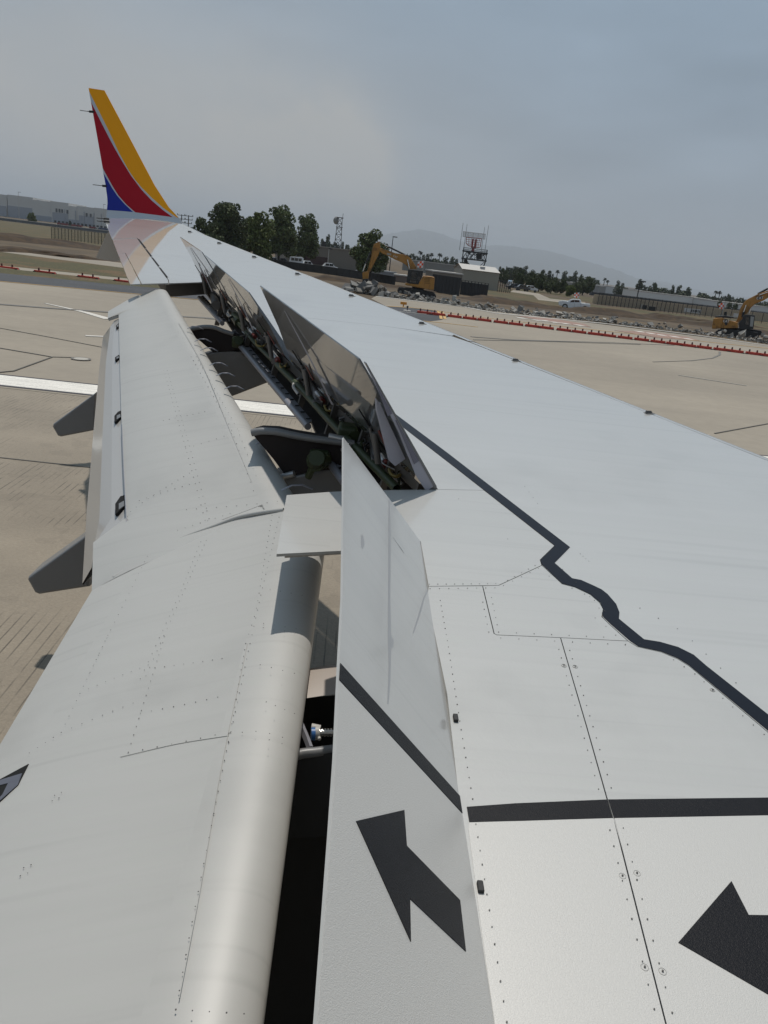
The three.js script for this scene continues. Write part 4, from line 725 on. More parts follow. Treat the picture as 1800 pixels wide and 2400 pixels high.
tree('tallLoose', 652, 622, 481, 88, 'tall tree with open crown and leaning trunk behind the yellow green tree');
tree('tallLoose', 713, 624, 501, 68, 'tree with forked trunk next to the white parked van');
tree('tallLoose', 864, 660, 538, 84, 'dark leafy tree behind the boom of the yellow excavator');
// frond trees
const frondM = leaf(0.045, 0.055, 0.028);
function palm(px, base, top, label, group) {
  const S = stand(px, base), h = S.at(px, top).y, o = thing('palm_tree', S.p, label, 'palm tree', group), r = Math.max(0.9, h * 0.17);
  mesh('trunk', bar(V(0, 0, 0), V(0, h - r * 0.6, 0), 0.22, 0.16), bark, o);
  const pos = [], col = []; for (let i = 0; i < 34; i++) { const a = rr(0, 6.28), e = rr(-0.7, 1.1); const d = V(Math.cos(a) * Math.cos(e), Math.sin(e), Math.sin(a) * Math.cos(e)), s = V(-Math.sin(a), 0, Math.cos(a)).multiplyScalar(r * 0.16), c = V(0, h - r * 0.75, 0), m = c.clone().addScaledVector(d, r * 0.6), t = c.clone().addScaledVector(d, r).add(V(0, -r * 0.25, 0)); for (const q of [c, m.clone().add(s), t, c, t, m.clone().sub(s)]) { pos.push(q.x, q.y, q.z); const k = 0.8; col.push(k, k, k); } }
  const g = new THREE.BufferGeometry(); g.setAttribute('position', new THREE.Float32BufferAttribute(pos, 3)); g.setAttribute('color', new THREE.Float32BufferAttribute(col, 3)); g.setAttribute('uv', new THREE.Float32BufferAttribute(new Float32Array(pos.length / 3 * 2), 2)); g.computeVertexNormals(); mesh('fronds', g, frondM, o); return o;
}
const hz = x => 495 + SLOPE * x;
const R = 'far trees on the skyline right of the radar tower', Lf = 'far trees on the skyline between the two towers';
[[980.5, 586], [1006.6, 591], [1026, 591]].forEach(([x, t], i) => palm(x, hz(x) + 19, t, ORD[i] + ' far palm from the left above the cab of the nearer excavator', Lf));
{ const L = [['slim', 989, 594, 10], ['slim', 998, 592, 12], ['openTop', 1041, 599, 16], ['openTop', 1056, 599.5, 18], ['hedge', 1015, 606, 60], ['hedge', 965, 595, 40], ['slim', 1066, 604, 10], ['hedge', 1085, 611, 36]], r = ranked(L, 1); L.forEach(([k, x, t, w], i) => tree(k, x, hz(x) + 19, t, w, r[i] + ' far tree from the left on the skyline between excavator and radar tower', Lf)); }
{ const L = [['openTop', 765, 547, 17], ['slim', 800, 563, 8], ['slim', 809, 570, 9], ['hedge', 812, 574, 30], ['hedge', 780, 568, 36], ['slim', 752, 556, 10]], r = ranked(L, 1); L.forEach(([k, x, t, w], i) => tree(k, x, hz(x) + 20, t, w, r[i] + ' far tree from the left behind the mast with the round dish', 'far trees behind the dish mast')); }
[[1301, 631], [1411.6, 649], [1419.5, 655]].forEach(([x, t], i) => palm(x, hz(x) + 20, t, ORD[i] + ' far palm from the left on the skyline around the pickup', R));
{ const L = [['openTop', 1226, 620, 14], ['openTop', 1245, 630, 15], ['oak', 1268, 631, 20], ['slim', 1283, 631, 12], ['openTop', 1318, 632, 16], ['openTop', 1342, 632, 15], ['openTop', 1357, 641, 16], ['hedge', 1200, 624, 44], ['hedge', 1388, 651, 34], ['slim', 1168, 622, 8], ['slim', 1183, 622, 6], ['hedge', 1330, 647, 50], ['hedge', 1255, 640, 60], ['slim', 1291, 639, 6]], r = ranked(L, 1); L.forEach(([k, x, t, w], i) => tree(k, x, hz(x) + 22, t, w, r[i] + ' far tree from the left on the skyline right of the radar tower', R)); }
for (const [x, b, t, w, l] of [[1178, 668, 628, 26, 'dark tree tight against the end of the beige hangar'], [1213, 674, 626, 36, 'dark tree above the bright glint beside the hangar'], [1240, 680, 636, 36, 'second dark tree of the car park row from the hangar'], [1262, 684, 640, 34, 'third dark tree of the car park row from the hangar'], [1290, 688, 648, 44, 'broad dark tree in the middle of the car park row'], [1312, 690, 652, 34, 'dark tree left of the olive bush'], [1364, 692, 646, 52, 'big dark round tree behind the checkered flag of the pickup']]) tree('oak', x, b, t, w, l);
tree('round', 1334, 695, 667, 30, 'olive green bush left of the big dark round tree behind the pickup');
{ const L = [['openTop', 1444, 655, 12], ['slim', 1455, 661, 10], ['openTop', 1494, 652, 24], ['oak', 1527, 661, 24], ['openTop', 1571, 666, 13], ['openTop', 1585, 666, 15], ['openTop', 1607, 671, 22], ['hedge', 1555, 675, 60], ['hedge', 1600, 681, 56], ['hedge', 1645, 687, 60], ['hedge', 1505, 668, 40], ['slim', 1537, 672, 8], ['hedge', 1700, 691, 34], ['hedge', 1735, 698, 40], ['hedge', 1785, 706, 50], ['openTop', 1702, 687, 10], ['slim', 1634, 682, 8], ['hedge', 1670, 694, 36]], r = ranked(L, 1); L.forEach(([k, x, t, w], i) => tree(k, x, hz(x) + 21, t, w, r[i] + ' far tree from the left behind the long low white buildings', 'far trees behind the white buildings')); }
[[1670.5, 679], [1679.6, 679.5], [1805, 698]].forEach(([x, t], i) => palm(x, hz(x) + 22, t, ORD[i] + ' far palm from the left beside the right hand excavator', 'far palms on the right'));
for (const [k, x, b, t, w] of [['hedge', 1453, 694, 670, 40]]) tree(k, x, b, t, w, 'dense green clump of shrubs in front of the grey wall left of the lamp pole');
[1505, 1517, 1537, 1548, 1574, 1586, 1614].forEach((x, i) => tree('vase', x, hz(x) + 27, hz(x) + 7, 12, ORD[i] + ' street tree from the left in front of the long white building', 'street trees along the white building'));
[[1683, 728], [1706, 731], [1720, 733]].forEach(([x, b], i) => tree('vase', x, b, b - 24, 12, ORD[i] + ' dark street tree from the left behind the right hand excavator', 'street trees behind the excavator'));
tree('hedge', 1780, 736, 712, 44, 'dark trees below the raised boom of the right hand excavator');
tree('round', 75, 525, 498, 22, 'small round street tree in front of the left warehouse'); tree('slim', 164, 532, 516, 7, 'tiny street tree in front of the red loading docks');
// --- buildings
function block(name, L, Rr, top, depth, wall, label, cat, roof, group) { // front wall from foot L to foot R, top at pixel top above L
  const a = G(...L), b = G(...Rr), S = stand(...L), h = S.at(L[0], top).y, d = b.clone().sub(a), len = d.length(), turn = Math.atan2(-d.z, d.x);
  const o = thing(name, a, label, cat, group, turn); mesh('wall', box(len, h, depth, len / 2, h / 2, -depth / 2), wall, o); if (roof) mesh('roof', box(len + 0.3, 0.25, depth + 0.3, len / 2, h + 0.126, -depth / 2), roof, o);
  o.userData_len = len; o.userData_h = h; return o;
}
const wWhite = std(rgb(0.56, 0.54, 0.51), 0.85), wGrey = std(rgb(0.33, 0.34, 0.37), 0.85), wTan = std(rgb(0.20, 0.175, 0.145), 0.9), wBrown = std(rgb(0.19, 0.165, 0.137), 0.9), roofPale = std(rgb(0.5, 0.47, 0.43), 0.7), roofGrey = std(rgb(0.36, 0.36, 0.36), 0.7), glassDark = std(rgb(0.09, 0.095, 0.10), 0.3), meshDark = std(rgb(0.04, 0.038, 0.037), 0.9);
{ // long warehouse on the left: stepped tilt-up panels, grey bands, windows, roof units
  const z = conv(0, 440, 0.15673), base = x => [x, hz(x) + 11.5];
  const o = thing('warehouse', G(...base(0)), 'long white and grey warehouse with stepped roofline behind the winglet', 'warehouse'), A0 = G(...base(-60)), B0 = G(...base(330)), dir = B0.clone().sub(A0).normalize(), turn = Math.atan2(-dir.z, dir.x), fn = V(Math.sin(turn), 0, Math.cos(turn)), pl = plane(A0, fn);
  o.rotation.y = turn; const loc = (x, y) => { const q = on(x, y, pl).sub(o.position); return new THREE.Vector2(q.dot(dir), q.y); };
  const panel = (name, x0, x1, y0, y1, d, m, off = 0, par = o) => { const a = loc(x0, y0), b = loc(x1, y1); const yb = name === 'wall_panel' ? 0 : a.y; return mesh(name, box(b.x - a.x, b.y - yb, d, (a.x + b.x) / 2, (b.y + yb) / 2, off - d / 2), m, par); };
  const T = [[-60, 15.6, 452.5], [19.6, 77, 459.5], [77, 119, 470.5], [119, 160.5, 473.5], [160.5, 180, 483.5], [180, 221, 484.8], [221, 330, 493]];
  for (const [x0, x1, y] of T) panel('wall_panel', x0 + 0.12, x1 - 0.12, base(x0)[1], y + (x1 - x0) * SLOPE * 0.5, 40, wWhite, (x0 * 7 % 3) * 0.15);
  panel('wall_panel', 15, 20.2, base(15)[1], 463, 38, wGrey, -1.2);
  for (const [x0, x1, t] of [[-60, 15, 479], [20, 76, 485], [84, 121, 506], [124, 160, 499.5], [186, 219, 506.5], [160, 186, 515]]) panel('grey_band', x0, x1, base(x0)[1] - 0.2, t + (x1 - x0) * .06, 0.3, wGrey, 0.62);
  for (const [x, y] of [[131, 488.5], [138, 489.5], [144.2, 490.3], [156.5, 492.3], [201.5, 499.5], [211, 501]]) panel('window', x, x + 4, y + 8.5, y + .3, 0.3, glassDark, 0.65);
  for (const x of [152.6, 178, 198, 221, 238]) panel('downpipe', x - 0.5, x + 0.5, base(x)[1], base(x)[1] - 34, 0.3, wGrey, 0.9);
  for (let i = 0; i < 14; i++) { const x = 128 + i * 9; panel('dock_door', x, x + 5, base(x)[1] - 0.5, base(x)[1] - 5, 0.3, meshDark, 0.95); }
  for (const [x, y] of [[30, 460.5], [81, 470]]) { const c = loc(x, y); mesh('roof_unit', box(2.4, 1.6, 3, c.x + 1, c.y + 0.2, -6), roofGrey, o); }
}
for (const [x0, x1, m, l] of [[134, 190, std(rgb(0.2, 0.03, 0.03), 0.6), 'dark red trailer row at the left warehouse docks'], [209, 224, std(rgb(0.2, 0.03, 0.03), 0.6), 'short dark red trailer beside a white one at the warehouse'], [225, 231, wWhite, 'white trailer end between red and blue trailers at the warehouse'], [232, 262, std(rgb(0.03, 0.05, 0.12), 0.6), 'dark blue trailer at the right end of the warehouse docks']]) {
  const o = block('trailer', [x0, hz(x0) + 14.5], [x1, hz(x1) + 14.5], hz(x0) + 10.3, 2.6, m, l, 'trailer'); for (const f of [0.15, 0.85]) mesh('wheel', bar(V(o.userData_len * f, 0.35, 0.05), V(o.userData_len * f, 0.35, -0.3), 0.45, 0.45, 12), M.rubber, o);
}
{ const o = block('perimeter_wall', [-60, hz(-60) + 21], [330, hz(330) + 22], hz(-60) + 15.5, 0.3, std(rgb(0.13, 0.135, 0.14), 0.9), 'dark grey perimeter wall with pale coping below the warehouse', 'wall', roofPale); }
// brown low building, hangar and sheds in the middle
const brown = block('office_building', [668, 616], [905, 643], 569, 24, wBrown, 'long brown flat roofed building behind the parked cars', 'building', std(rgb(0.3, 0.26, 0.22), 0.8));
mesh('dark_panel', box(6, 1.9, 0.2, brown.userData_len * 0.3, 1.5, 0.08), std(rgb(0.06, 0.03, 0.028), 0.7), brown);
mesh('roof_vent', box(1, 1.4, 1, brown.userData_len * 0.37, brown.userData_h + 0.8, -2), M.dark, brown);
{ // beige hangar with pitched roof
  const L = [1079, 672], Rr = [1164, 682], a = G(...L), b = G(...Rr), d = b.clone().sub(a), len = d.length(), turn = Math.atan2(-d.z, d.x), S = stand(...L), h = S.at(1077, 629).y, o = thing('hangar', a, 'beige metal hangar with pale pitched roof in front of the radar tower', 'hangar', null, turn);
  const dp = 13, rh = 1.1; mesh('wall', box(len, h, dp, len / 2, h / 2, -dp / 2), std(rgb(0.36, 0.325, 0.265), 0.8), o);
  for (let i = 0; i <= 18; i++) mesh('wall_rib', box(0.08, h, 0.08, len * i / 18, h / 2, 0.04), std(rgb(0.34, 0.305, 0.25), 0.8), o);
  const slope = (z0, y0, z1, y1) => loft([[V(-0.2, y0, z0), V(len + 0.2, y0, z0)], [V(-0.2, y1, z1), V(len + 0.2, y1, z1)]]);
  mesh('roof', [slope(0.25, h, -dp / 2, h + rh), slope(-dp / 2, h + rh, -dp - 0.2, h)], roofPale, o); mesh('gable', prism([V(-0.01, h, 0), V(-0.01, h + rh, -dp / 2), V(-0.01, h, -dp)], V(-1, 0, 0), 0.1), std(rgb(0.26, 0.23, 0.19), 0.8), o);
  mesh('roof_vent', box(1, 0.6, 1, len * 0.58, h + 0.6, -2.5), roofGrey, o);
}
block('shed', [1011, 668], [1080, 676], 636, 9, wBrown, 'dark brown shed joined to the left of the beige hangar', 'shed', roofPale);
block('shed', [884, 654], [925, 658], 636, 4, std(rgb(0.27, 0.27, 0.28), 0.7), 'small grey cabin seen under the excavator boom', 'shed', roofGrey);
block('shed', [925, 660], [1010, 670], 645, 4, std(rgb(0.17, 0.13, 0.11), 0.9), 'low reddish brown wall behind the excavator cab', 'wall', roofPale);
block('shed', [862, 654], [890, 657], 628, 3, std(rgb(0.22, 0.21, 0.2), 0.8), 'small shelter with pale flat roof under the excavator boom', 'shed', roofPale);
block('low_building', [998, 640], [1150, 655], 614, 12, std(rgb(0.22, 0.21, 0.19), 0.85), 'far low building with pale roof edge left of the radar tower', 'building', roofPale);
block('white_building', [1395, 686], [1500, 697], 668, 14, std(rgb(0.55, 0.54, 0.53), 0.85), 'far grey wall left of the lamp pole on the right', 'building', roofGrey);
block('white_building', [1493, 702], [1662, 722], 682, 16, std(rgb(0.68, 0.65, 0.61), 0.85), 'long low white building with bright roof edge behind the tan fence', 'building', roofPale);
block('white_building', [1700, 728], [1900, 750], 709, 16, std(rgb(0.6, 0.58, 0.55), 0.85), 'pale low building behind the right hand excavator boom', 'building', roofPale);
block('white_building', [1290, 676], [1400, 690], 657, 10, std(rgb(0.3, 0.29, 0.28), 0.85), 'far pale building seen between the dark trees left of the pickup', 'building', roofPale);
block('dark_hedge_bank', [1385, 692], [1900, 753], 684, 2, std(rgb(0.05, 0.05, 0.055), 0.9), 'dark low bank running below the white buildings', 'bank');
block('tan_bank', [1395, 712], [1990, 775], 690, 1, std(rgb(0.38, 0.30, 0.21), 0.95), 'long tan earth bank behind the chain link fence', 'bank');
// --- fences
function fence(pts, h, n, label, screen) {
  const P = pts.map(p => G(...p)), o = thing('chain_link_fence', P[0], label, 'fence'); const c = new THREE.CatmullRomCurve3(P.map(p => p.clone().sub(P[0])));
  for (let i = 0; i <= n; i++) { const p = c.getPoint(i / n); mesh('post', bar(p, p.clone().add(V(0, h, 0)), 0.06), meshDark, o); }
  const top = []; for (let i = 0; i <= n; i++) top.push(c.getPoint(i / n).add(V(0, h, 0)));
  mesh('rail', tube(top, 0.03, n * 2), meshDark, o);
  if (screen) { const r = []; for (let i = 0; i <= n; i++) { const p = c.getPoint(i / n); r.push([p.clone(), p.clone().add(V(0, h * screen, 0))]); } mesh('privacy_screen', loft(r), meshDark, o); }
  else { const wires = []; for (let i = 0; i < n * 6; i++) { const a = c.getPoint(i / (n * 6)), b = c.getPoint(Math.min(1, (i + 2) / (n * 6))); wires.push(bar(a.clone().add(V(0, 0.05, 0)), b.clone().add(V(0, h, 0)), 0.008, 0.008, 4), bar(a.clone().add(V(0, h, 0)), b.clone().add(V(0, 0.05, 0)), 0.008, 0.008, 4)); } const w = mesh('wire_mesh', wires, meshDark, o); w.userData.kind = 'stuff'; }
  return o;
}
fence([[121, 560], [190, 567], [262, 577]], 2.3, 18, 'chain link fence on the dirt left of the winglet');
fence([[610, 622], [740, 639], [860, 657], [925, 668]], 1.35, 22, 'fence with dark screen in front of the parked cars', 1);
fence([[1010, 683], [1075, 694]], 2.6, 8, 'dark screened fence in front of the brown shed', 1); fence([[1078, 690], [1140, 699]], 2.2, 8, 'dark screened fence in front of the beige hangar', 0.9); fence([[1165, 684], [1195, 687]], 2.4, 6, 'short chain link fence right of the beige hangar');
fence([[1400, 714], [1520, 728], [1660, 744], [1990, 782]], 2.4, 40, 'long chain link fence before the tan bank');
for (const [x, y, t, w, l] of [[1432, 715, 700, 11, 'upright dark box behind the long chain link fence'], [1505, 724, 714, 10, 'dark equipment box with pale posts before the fence, left one'], [1519, 727, 717, 16, 'wider dark equipment box beside the one with pale posts']]) { const S = stand(x, y), h = S.at(x, t).y, o = thing('equipment_box', S.p, l, 'box', null, S.turn); mesh('cabinet', box(w * S.m, h, 1.2, w * S.m / 2, h / 2, 0, 0.05), M.dark, o); mesh('post', box(0.15, h * 1.15, 0.15, -0.2, h * .57, 0.5), roofPale, o); }
for (const [x, y, l] of [[1601, 735, 'white board with dark squares low on the grass, left of the right hand excavator'], [1717, 747, 'white board with dark squares right behind the hood of the right hand excavator']]) {
  const S = stand(x, y), o = thing('airfield_sign', S.p, l, 'sign', null, S.turn), w = 40 * S.m; mesh('board', box(w, 0.8, 0.25, w / 2, 0.85, 0), std(rgb(0.6, 0.58, 0.55), 0.6), o); for (const f of [0.1, 0.9]) mesh('leg', box(0.1, 0.5, 0.1, w * f, 0.25, 0), roofGrey, o);
  for (let i = 0; i < 6; i++) mesh('dark_square', box(w * 0.05, 0.5, 0.02, w * (0.46 + i * 0.09), 0.85, 0.14), M.dark, o);
}
// --- poles
function pole(px, base, tx, top, r, label, cat, arm) { const S = stand(px, base), t = S.at(tx, top), o = thing('lamp_post', S.p, label, cat, null, S.turn); mesh('pole', bar(V(0, 0, 0), V(0, t.y, 0), r, r * 0.7), arm === 'pale' ? roofPale : meshDark, o); mesh('lamp_head', box(r * 10, 0.25, 0.5, r * 4, t.y, 0, 0.05), meshDark, o); return o; }
pole(1488, 721, 1500, 659, 0.13, 'tall dark lamp pole in front of the fence on the right', 'lamp post'); pole(45, 512, 42, 450, 0.22, 'white lamp pole in front of the left warehouse', 'lamp post', 'pale'); pole(243, 537, 243, 479, 0.18, 'thin lamp pole at the winglet edge before the warehouse', 'lamp post', 'pale'); pole(767, 631, 776, 583, 0.09, 'pale pole with small lamp beside the dish mast', 'lamp post', 'pale'); pole(912, 640, 914, 554, 0.14, 'thin pole behind the excavator boom', 'pole');
{ const S = stand(440, 575), o = thing('power_pole', S.p, 'wooden power pole with crossarms just above the wing tip', 'power pole', null, S.turn), h = S.at(446, 505).y; mesh('pole', bar(V(0, 0, 0), V(0, h, 0), 0.22, 0.16), bark, o); for (const [y, w] of [[0.3, 3.4], [1.6, 3], [2.9, 2.6]]) { mesh('crossarm', box(w, 0.2, 0.2, 0, h - y, 0), bark, o); for (const f of [-.45, .45]) mesh('insulator', box(0.2, 0.5, 0.2, w * f, h - y + 0.3, 0), M.dark, o); }
  const p = o.clone(); p.name = numbered('power_pole'); p.position.copy(stand(424, 573).p); p.userData = { ...o.userData, label: 'second power pole half hidden by the winglet root' }; scene.add(p); }
// --- dish mast
{
  const c = conv(600, 480, 0.15673), S = stand(787, 626), o = thing('radio_mast', S.p, 'lattice mast with a round microwave dish behind the parked cars', 'radio mast', null, S.turn), st = M.rubber;
  const q = (a, b) => S.at(...c(a, b)), yT = q(1200, 185).y, w0 = 1.15, w1 = 0.6, cx = 0, X = (s, f) => s * (w0 + (w1 - w0) * f);
  for (const sx of [-1, 1]) for (const sz of [-1, 1]) mesh('leg', bar(V(X(sx, 0), 0, X(sz, 0)), V(X(sx, 1), yT, X(sz, 1)), 0.1, 0.08), M.dark, o);
  const N = 9, br = []; for (let i = 0; i < N; i++) { const f = i / N, g = (i + 1) / N; for (const s of [-1, 1]) { br.push(bar(V(X(-1, f), yT * f, X(s, f)), V(X(1, g), yT * g, X(s, g)), 0.045), bar(V(X(1, f), yT * f, X(s, f)), V(X(-1, g), yT * g, X(s, g)), 0.045), bar(V(X(s, f), yT * f, X(-1, f)), V(X(s, g), yT * g, X(1, g)), 0.045), bar(V(X(-1, g), yT * g, X(s, g)), V(X(1, g), yT * g, X(s, g)), 0.05)); } }
  const bm = mesh('bracing', br, M.dark, o); bm.userData.kind = 'stuff';
  mesh('platform', [box(1.9, 0.12, 1.9, 0, yT, 0), box(1.8, 0.1, 1.8, 0, yT * 0.8, 0)].slice(0, 1), M.dark, o); mesh('platform', box(1.9, 0.12, 1.9, 0, yT * 0.81, 0), M.dark, o);
  const d = q(1122, 225); const g = new THREE.SphereGeometry(1.15, 24, 8, 0, 6.3, 0, 1.1); g.translate(0, -0.8, 0); g.rotateX(Math.PI / 2); g.rotateY(-0.75); g.translate(-w1 - 0.65, d.y, 0.3); mesh('dish', g, std(rgb(0.17, 0.17, 0.16), 0.6), o); mesh('dish_arm', bar(V(-0.5, d.y, 0), V(-w1 - 0.4, d.y, 0.2), 0.08), M.dark, o);
  mesh('antenna', bar(V(w1, yT - 1.6, 0), V(w1 + 0.15, q(1232, 120).y, 0), 0.05), M.dark, o);
}
// --- radar tower
{
  const c = conv(1020, 500, 0.18083), S = stand(1104, 662), o = thing('radar_tower', S.p, 'steel lattice radar tower with red antenna and white mesh panel behind the hangar', 'radar tower', null, S.turn), st = std(rgb(0.05, 0.05, 0.05), 0.7), rd = std(rgb(0.30, 0.045, 0.04), 0.6);
  const q = (a, b) => S.at(...c(a, b)), xl = -3.6, xr = 3.4, dz = 3.3, y1 = (q(300, 580).y + q(620, 612).y) / 2, y2 = (q(312, 480).y + q(640, 520).y) / 2, y3 = (q(318, 437).y + q(645, 475).y) / 2;
  const leg = (x, z) => mesh('leg', beam(V(x * 0.55, 0, z * 0.55), V(x, y1, z), 0.28, 0.28), st, o); for (const x of [xl, xr]) for (const z of [-dz, dz]) leg(x, z);
  for (const x of [xl, xr]) for (const z of [-dz, dz]) mesh('post', beam(V(x, y1, z), V(x, y3, z), 0.2, 0.2), st, o);
  for (const y of [y1, y2]) mesh('deck', box(xr - xl + 0.5, 0.35, dz * 2 + 0.5, (xl + xr) / 2, y, 0), st, o);
  const br = []; for (const z of [-dz, dz]) for (let i = 0; i < 6; i++) { const x = xl + (xr - xl) * i / 6, x2 = xl + (xr - xl) * (i + 1) / 6; br.push(beam(V(x, y1, z), V(x2, y2, z), 0.1, 0.1)); if (i % 2) br.push(beam(V(x2, y1, z), V(x, y2, z), 0.1, 0.1)); br.push(beam(V(x, y1, z), V(x, y2, z), 0.1, 0.1)); }
  for (const x of [xl, xr]) for (let i = 0; i < 4; i++) br.push(beam(V(x, y1, -dz + dz * i / 2), V(x, y2, -dz + dz * (i + 1) / 2), 0.1, 0.1));
  for (const z of [-dz, dz]) br.push(beam(V(xl * .6, 0.5, z * .6), V(xr * .9, y1 * .95, z * .9), 0.14, 0.14), beam(V(xr * .6, 0.5, z * .6), V(xl * .9, y1 * .95, z * .9), 0.14, 0.14));
  for (let i = 0; i < 26; i++) { const x = rr(xl, xr), y = rr(y1, y2); br.push(box(rr(.2, .7), rr(.15, .5), rr(.2, .6), x, y, rr(-2, 2))); }
  mesh('bracing', br, st, o).userData.kind = 'stuff';
  const rl = []; for (const z of [-dz, dz]) for (const y of [y3, (y3 + y2) / 2]) rl.push(beam(V(xl, y, z), V(xr, y, z), 0.09, 0.09)); for (const x of [xl, xr]) for (const y of [y3, (y3 + y2) / 2]) rl.push(beam(V(x, y, -dz), V(x, y, dz), 0.09, 0.09)); mesh('railing', rl, st, o).userData.kind = 'stuff';
  mesh('stair', beam(V(-1.2, 0, -1), V(-2.6, y1, -1), 0.9, 0.3), st, o); mesh('machine_room', box(1.6, 1.6, 1.6, 1.3, (y1 + y2) / 2, 0, 0.1), std(rgb(0.07, 0.055, 0.055), 0.6), o);
  const px = q(490, 470).x; mesh('pedestal', [bar(V(px, y2, 0), V(px, q(490, 440).y, 0), 0.5, 0.35, 12), box(0.55, q(490, 330).y - q(490, 450).y, 0.6, px - 0.42, (q(490, 330).y + q(490, 450).y) / 2, 0), box(0.55, q(490, 330).y - q(490, 450).y, 0.6, px + 0.5, (q(490, 330).y + q(490, 450).y) / 2, 0)], rd, o);
  const ref = ext(S, [[405, 310], [600, 330], [585, 438], [545, 445], [430, 420], [400, 385]].map(p => c(...p)), 0.12, -0.5); // curved reflector as ribs round a thin net
  const fr = [[405, 310], [600, 330], [585, 438], [545, 445], [430, 420], [400, 385]].map(p => q(...p)); const rim = fr.map((p, i) => { const n = fr[(i + 1) % 6]; return beam(V(p.x, p.y, 0.4), V(n.x, n.y, 0.4), 0.2, 0.2); });
  mesh('reflector_rim', rim, rd, o); const ribs = []; for (let i = 1; i < 9; i++) { const f = i / 9, t = q(405 + 195 * f, 310 + 20 * f), b = q(420 + 150 * f, 415 + 25 * f); ribs.push(bar(V(t.x, t.y, 0.4), V(b.x, b.y, 0.2), 0.06)); } for (let i = 1; i < 4; i++) { const l = q(404, 310 + i * 28), r = q(598 - i * 4, 330 + i * 27); ribs.push(bar(V(l.x, l.y, 0.35), V(r.x, r.y, 0.35), 0.05)); } mesh('reflector_ribs', ribs, rd, o).userData.kind = 'stuff';
  const mb = [[365, 235], [655, 270], [645, 335], [360, 300]].map(p => q(...p)), mw = std(rgb(0.32, 0.30, 0.29), 0.7), bars = []; const L2 = (a, b, f) => ({ x: a.x + (b.x - a.x) * f, y: a.y + (b.y - a.y) * f });
  for (let i = 0; i <= 22; i++) { const t = L2(mb[0], mb[1], i / 22), b = L2(mb[3], mb[2], i / 22); bars.push(bar(V(t.x, t.y, 0), V(b.x, b.y, 0), i % 5 ? 0.035 : 0.07)); } for (let i = 0; i <= 8; i++) { const l = L2(mb[0], mb[3], i / 8), r = L2(mb[1], mb[2], i / 8); bars.push(bar(V(l.x, l.y, 0), V(r.x, r.y, 0), i % 8 ? 0.03 : 0.07)); } mesh('mesh_panel', bars, mw, o).userData.kind = 'stuff';
  for (const [a, b, z] of [[[375, 135], [322, 440], dz], [[410, 130], [370, 445], -dz], [[642, 170], [602, 460], -dz], [[688, 165], [645, 470], dz]]) { const t = q(...a), f = q(...b); mesh('lightning_rod', bar(V(f.x, y2, z), V(f.x, t.y, z), 0.09, 0.06), roofGrey, o); }
}
// --- vehicles
const tyre = M.rubber, glass = phys(rgb(0.02, 0.022, 0.025), 0.08, { clearcoat: 1 });
function flagGeo(S, pts, o) { // checkered orange and white cloth, 3 by 3, and its staff
  const P = pts.map(p => S.at(...p)), [a, b, c2, d] = P; const L = (f, g) => { const x = (a.x + (b.x - a.x) * f) * (1 - g) + (d.x + (c2.x - d.x) * f) * g, y = (a.y + (b.y - a.y) * f) * (1 - g) + (d.y + (c2.y - d.y) * f) * g; return V(x, y, 0.12 * Math.sin(f * 5)); };
  const or = std(rgb(0.75, 0.09, 0.02), 0.7), wh = std(rgb(0.75, 0.73, 0.72), 0.7); mesh('flag_staff', bar(V(b.x, 0.9, 0), V(b.x, Math.max(b.y, a.y) + 0.1, 0), 0.03), roofGrey, o);
  for (let i = 0; i < 3; i++) for (let j = 0; j < 3; j++) { const n = 3, r = []; for (let k = 0; k <= n; k++) r.push([L((i + k / n) / 3, j / 3), L((i + k / n) / 3, (j + 1) / 3)]); mesh('flag_square', loft(r), (i + j) % 2 ? or : wh, o); }
}
const cat = dirty(std(rgb(0.37, 0.175, 0.03), 0.5), 2.3), catDark = std(rgb(0.018), 0.6), trackM = std(rgb(0.022, 0.02, 0.019), 0.8);
const font = await new FontLoader().loadAsync('fonts/droid/droid_sans_bold.typeface.json');
function letters(t, h, x, y, z, par, m, rot = 0) { const g = new TextGeometry(t, { font, size: h, depth: 0.02, curveSegments: 3 }); g.computeBoundingBox(); g.translate(-g.boundingBox.max.x / 2, -h / 2, 0); g.rotateZ(rot); g.translate(x, y, z); return mesh('lettering', g, m, par); }
function tracksOf(S, pts, o, zs, w) { for (const z of zs) { const t = mesh('track', ext(S, pts, w, z, 0.06), trackM, o); } }
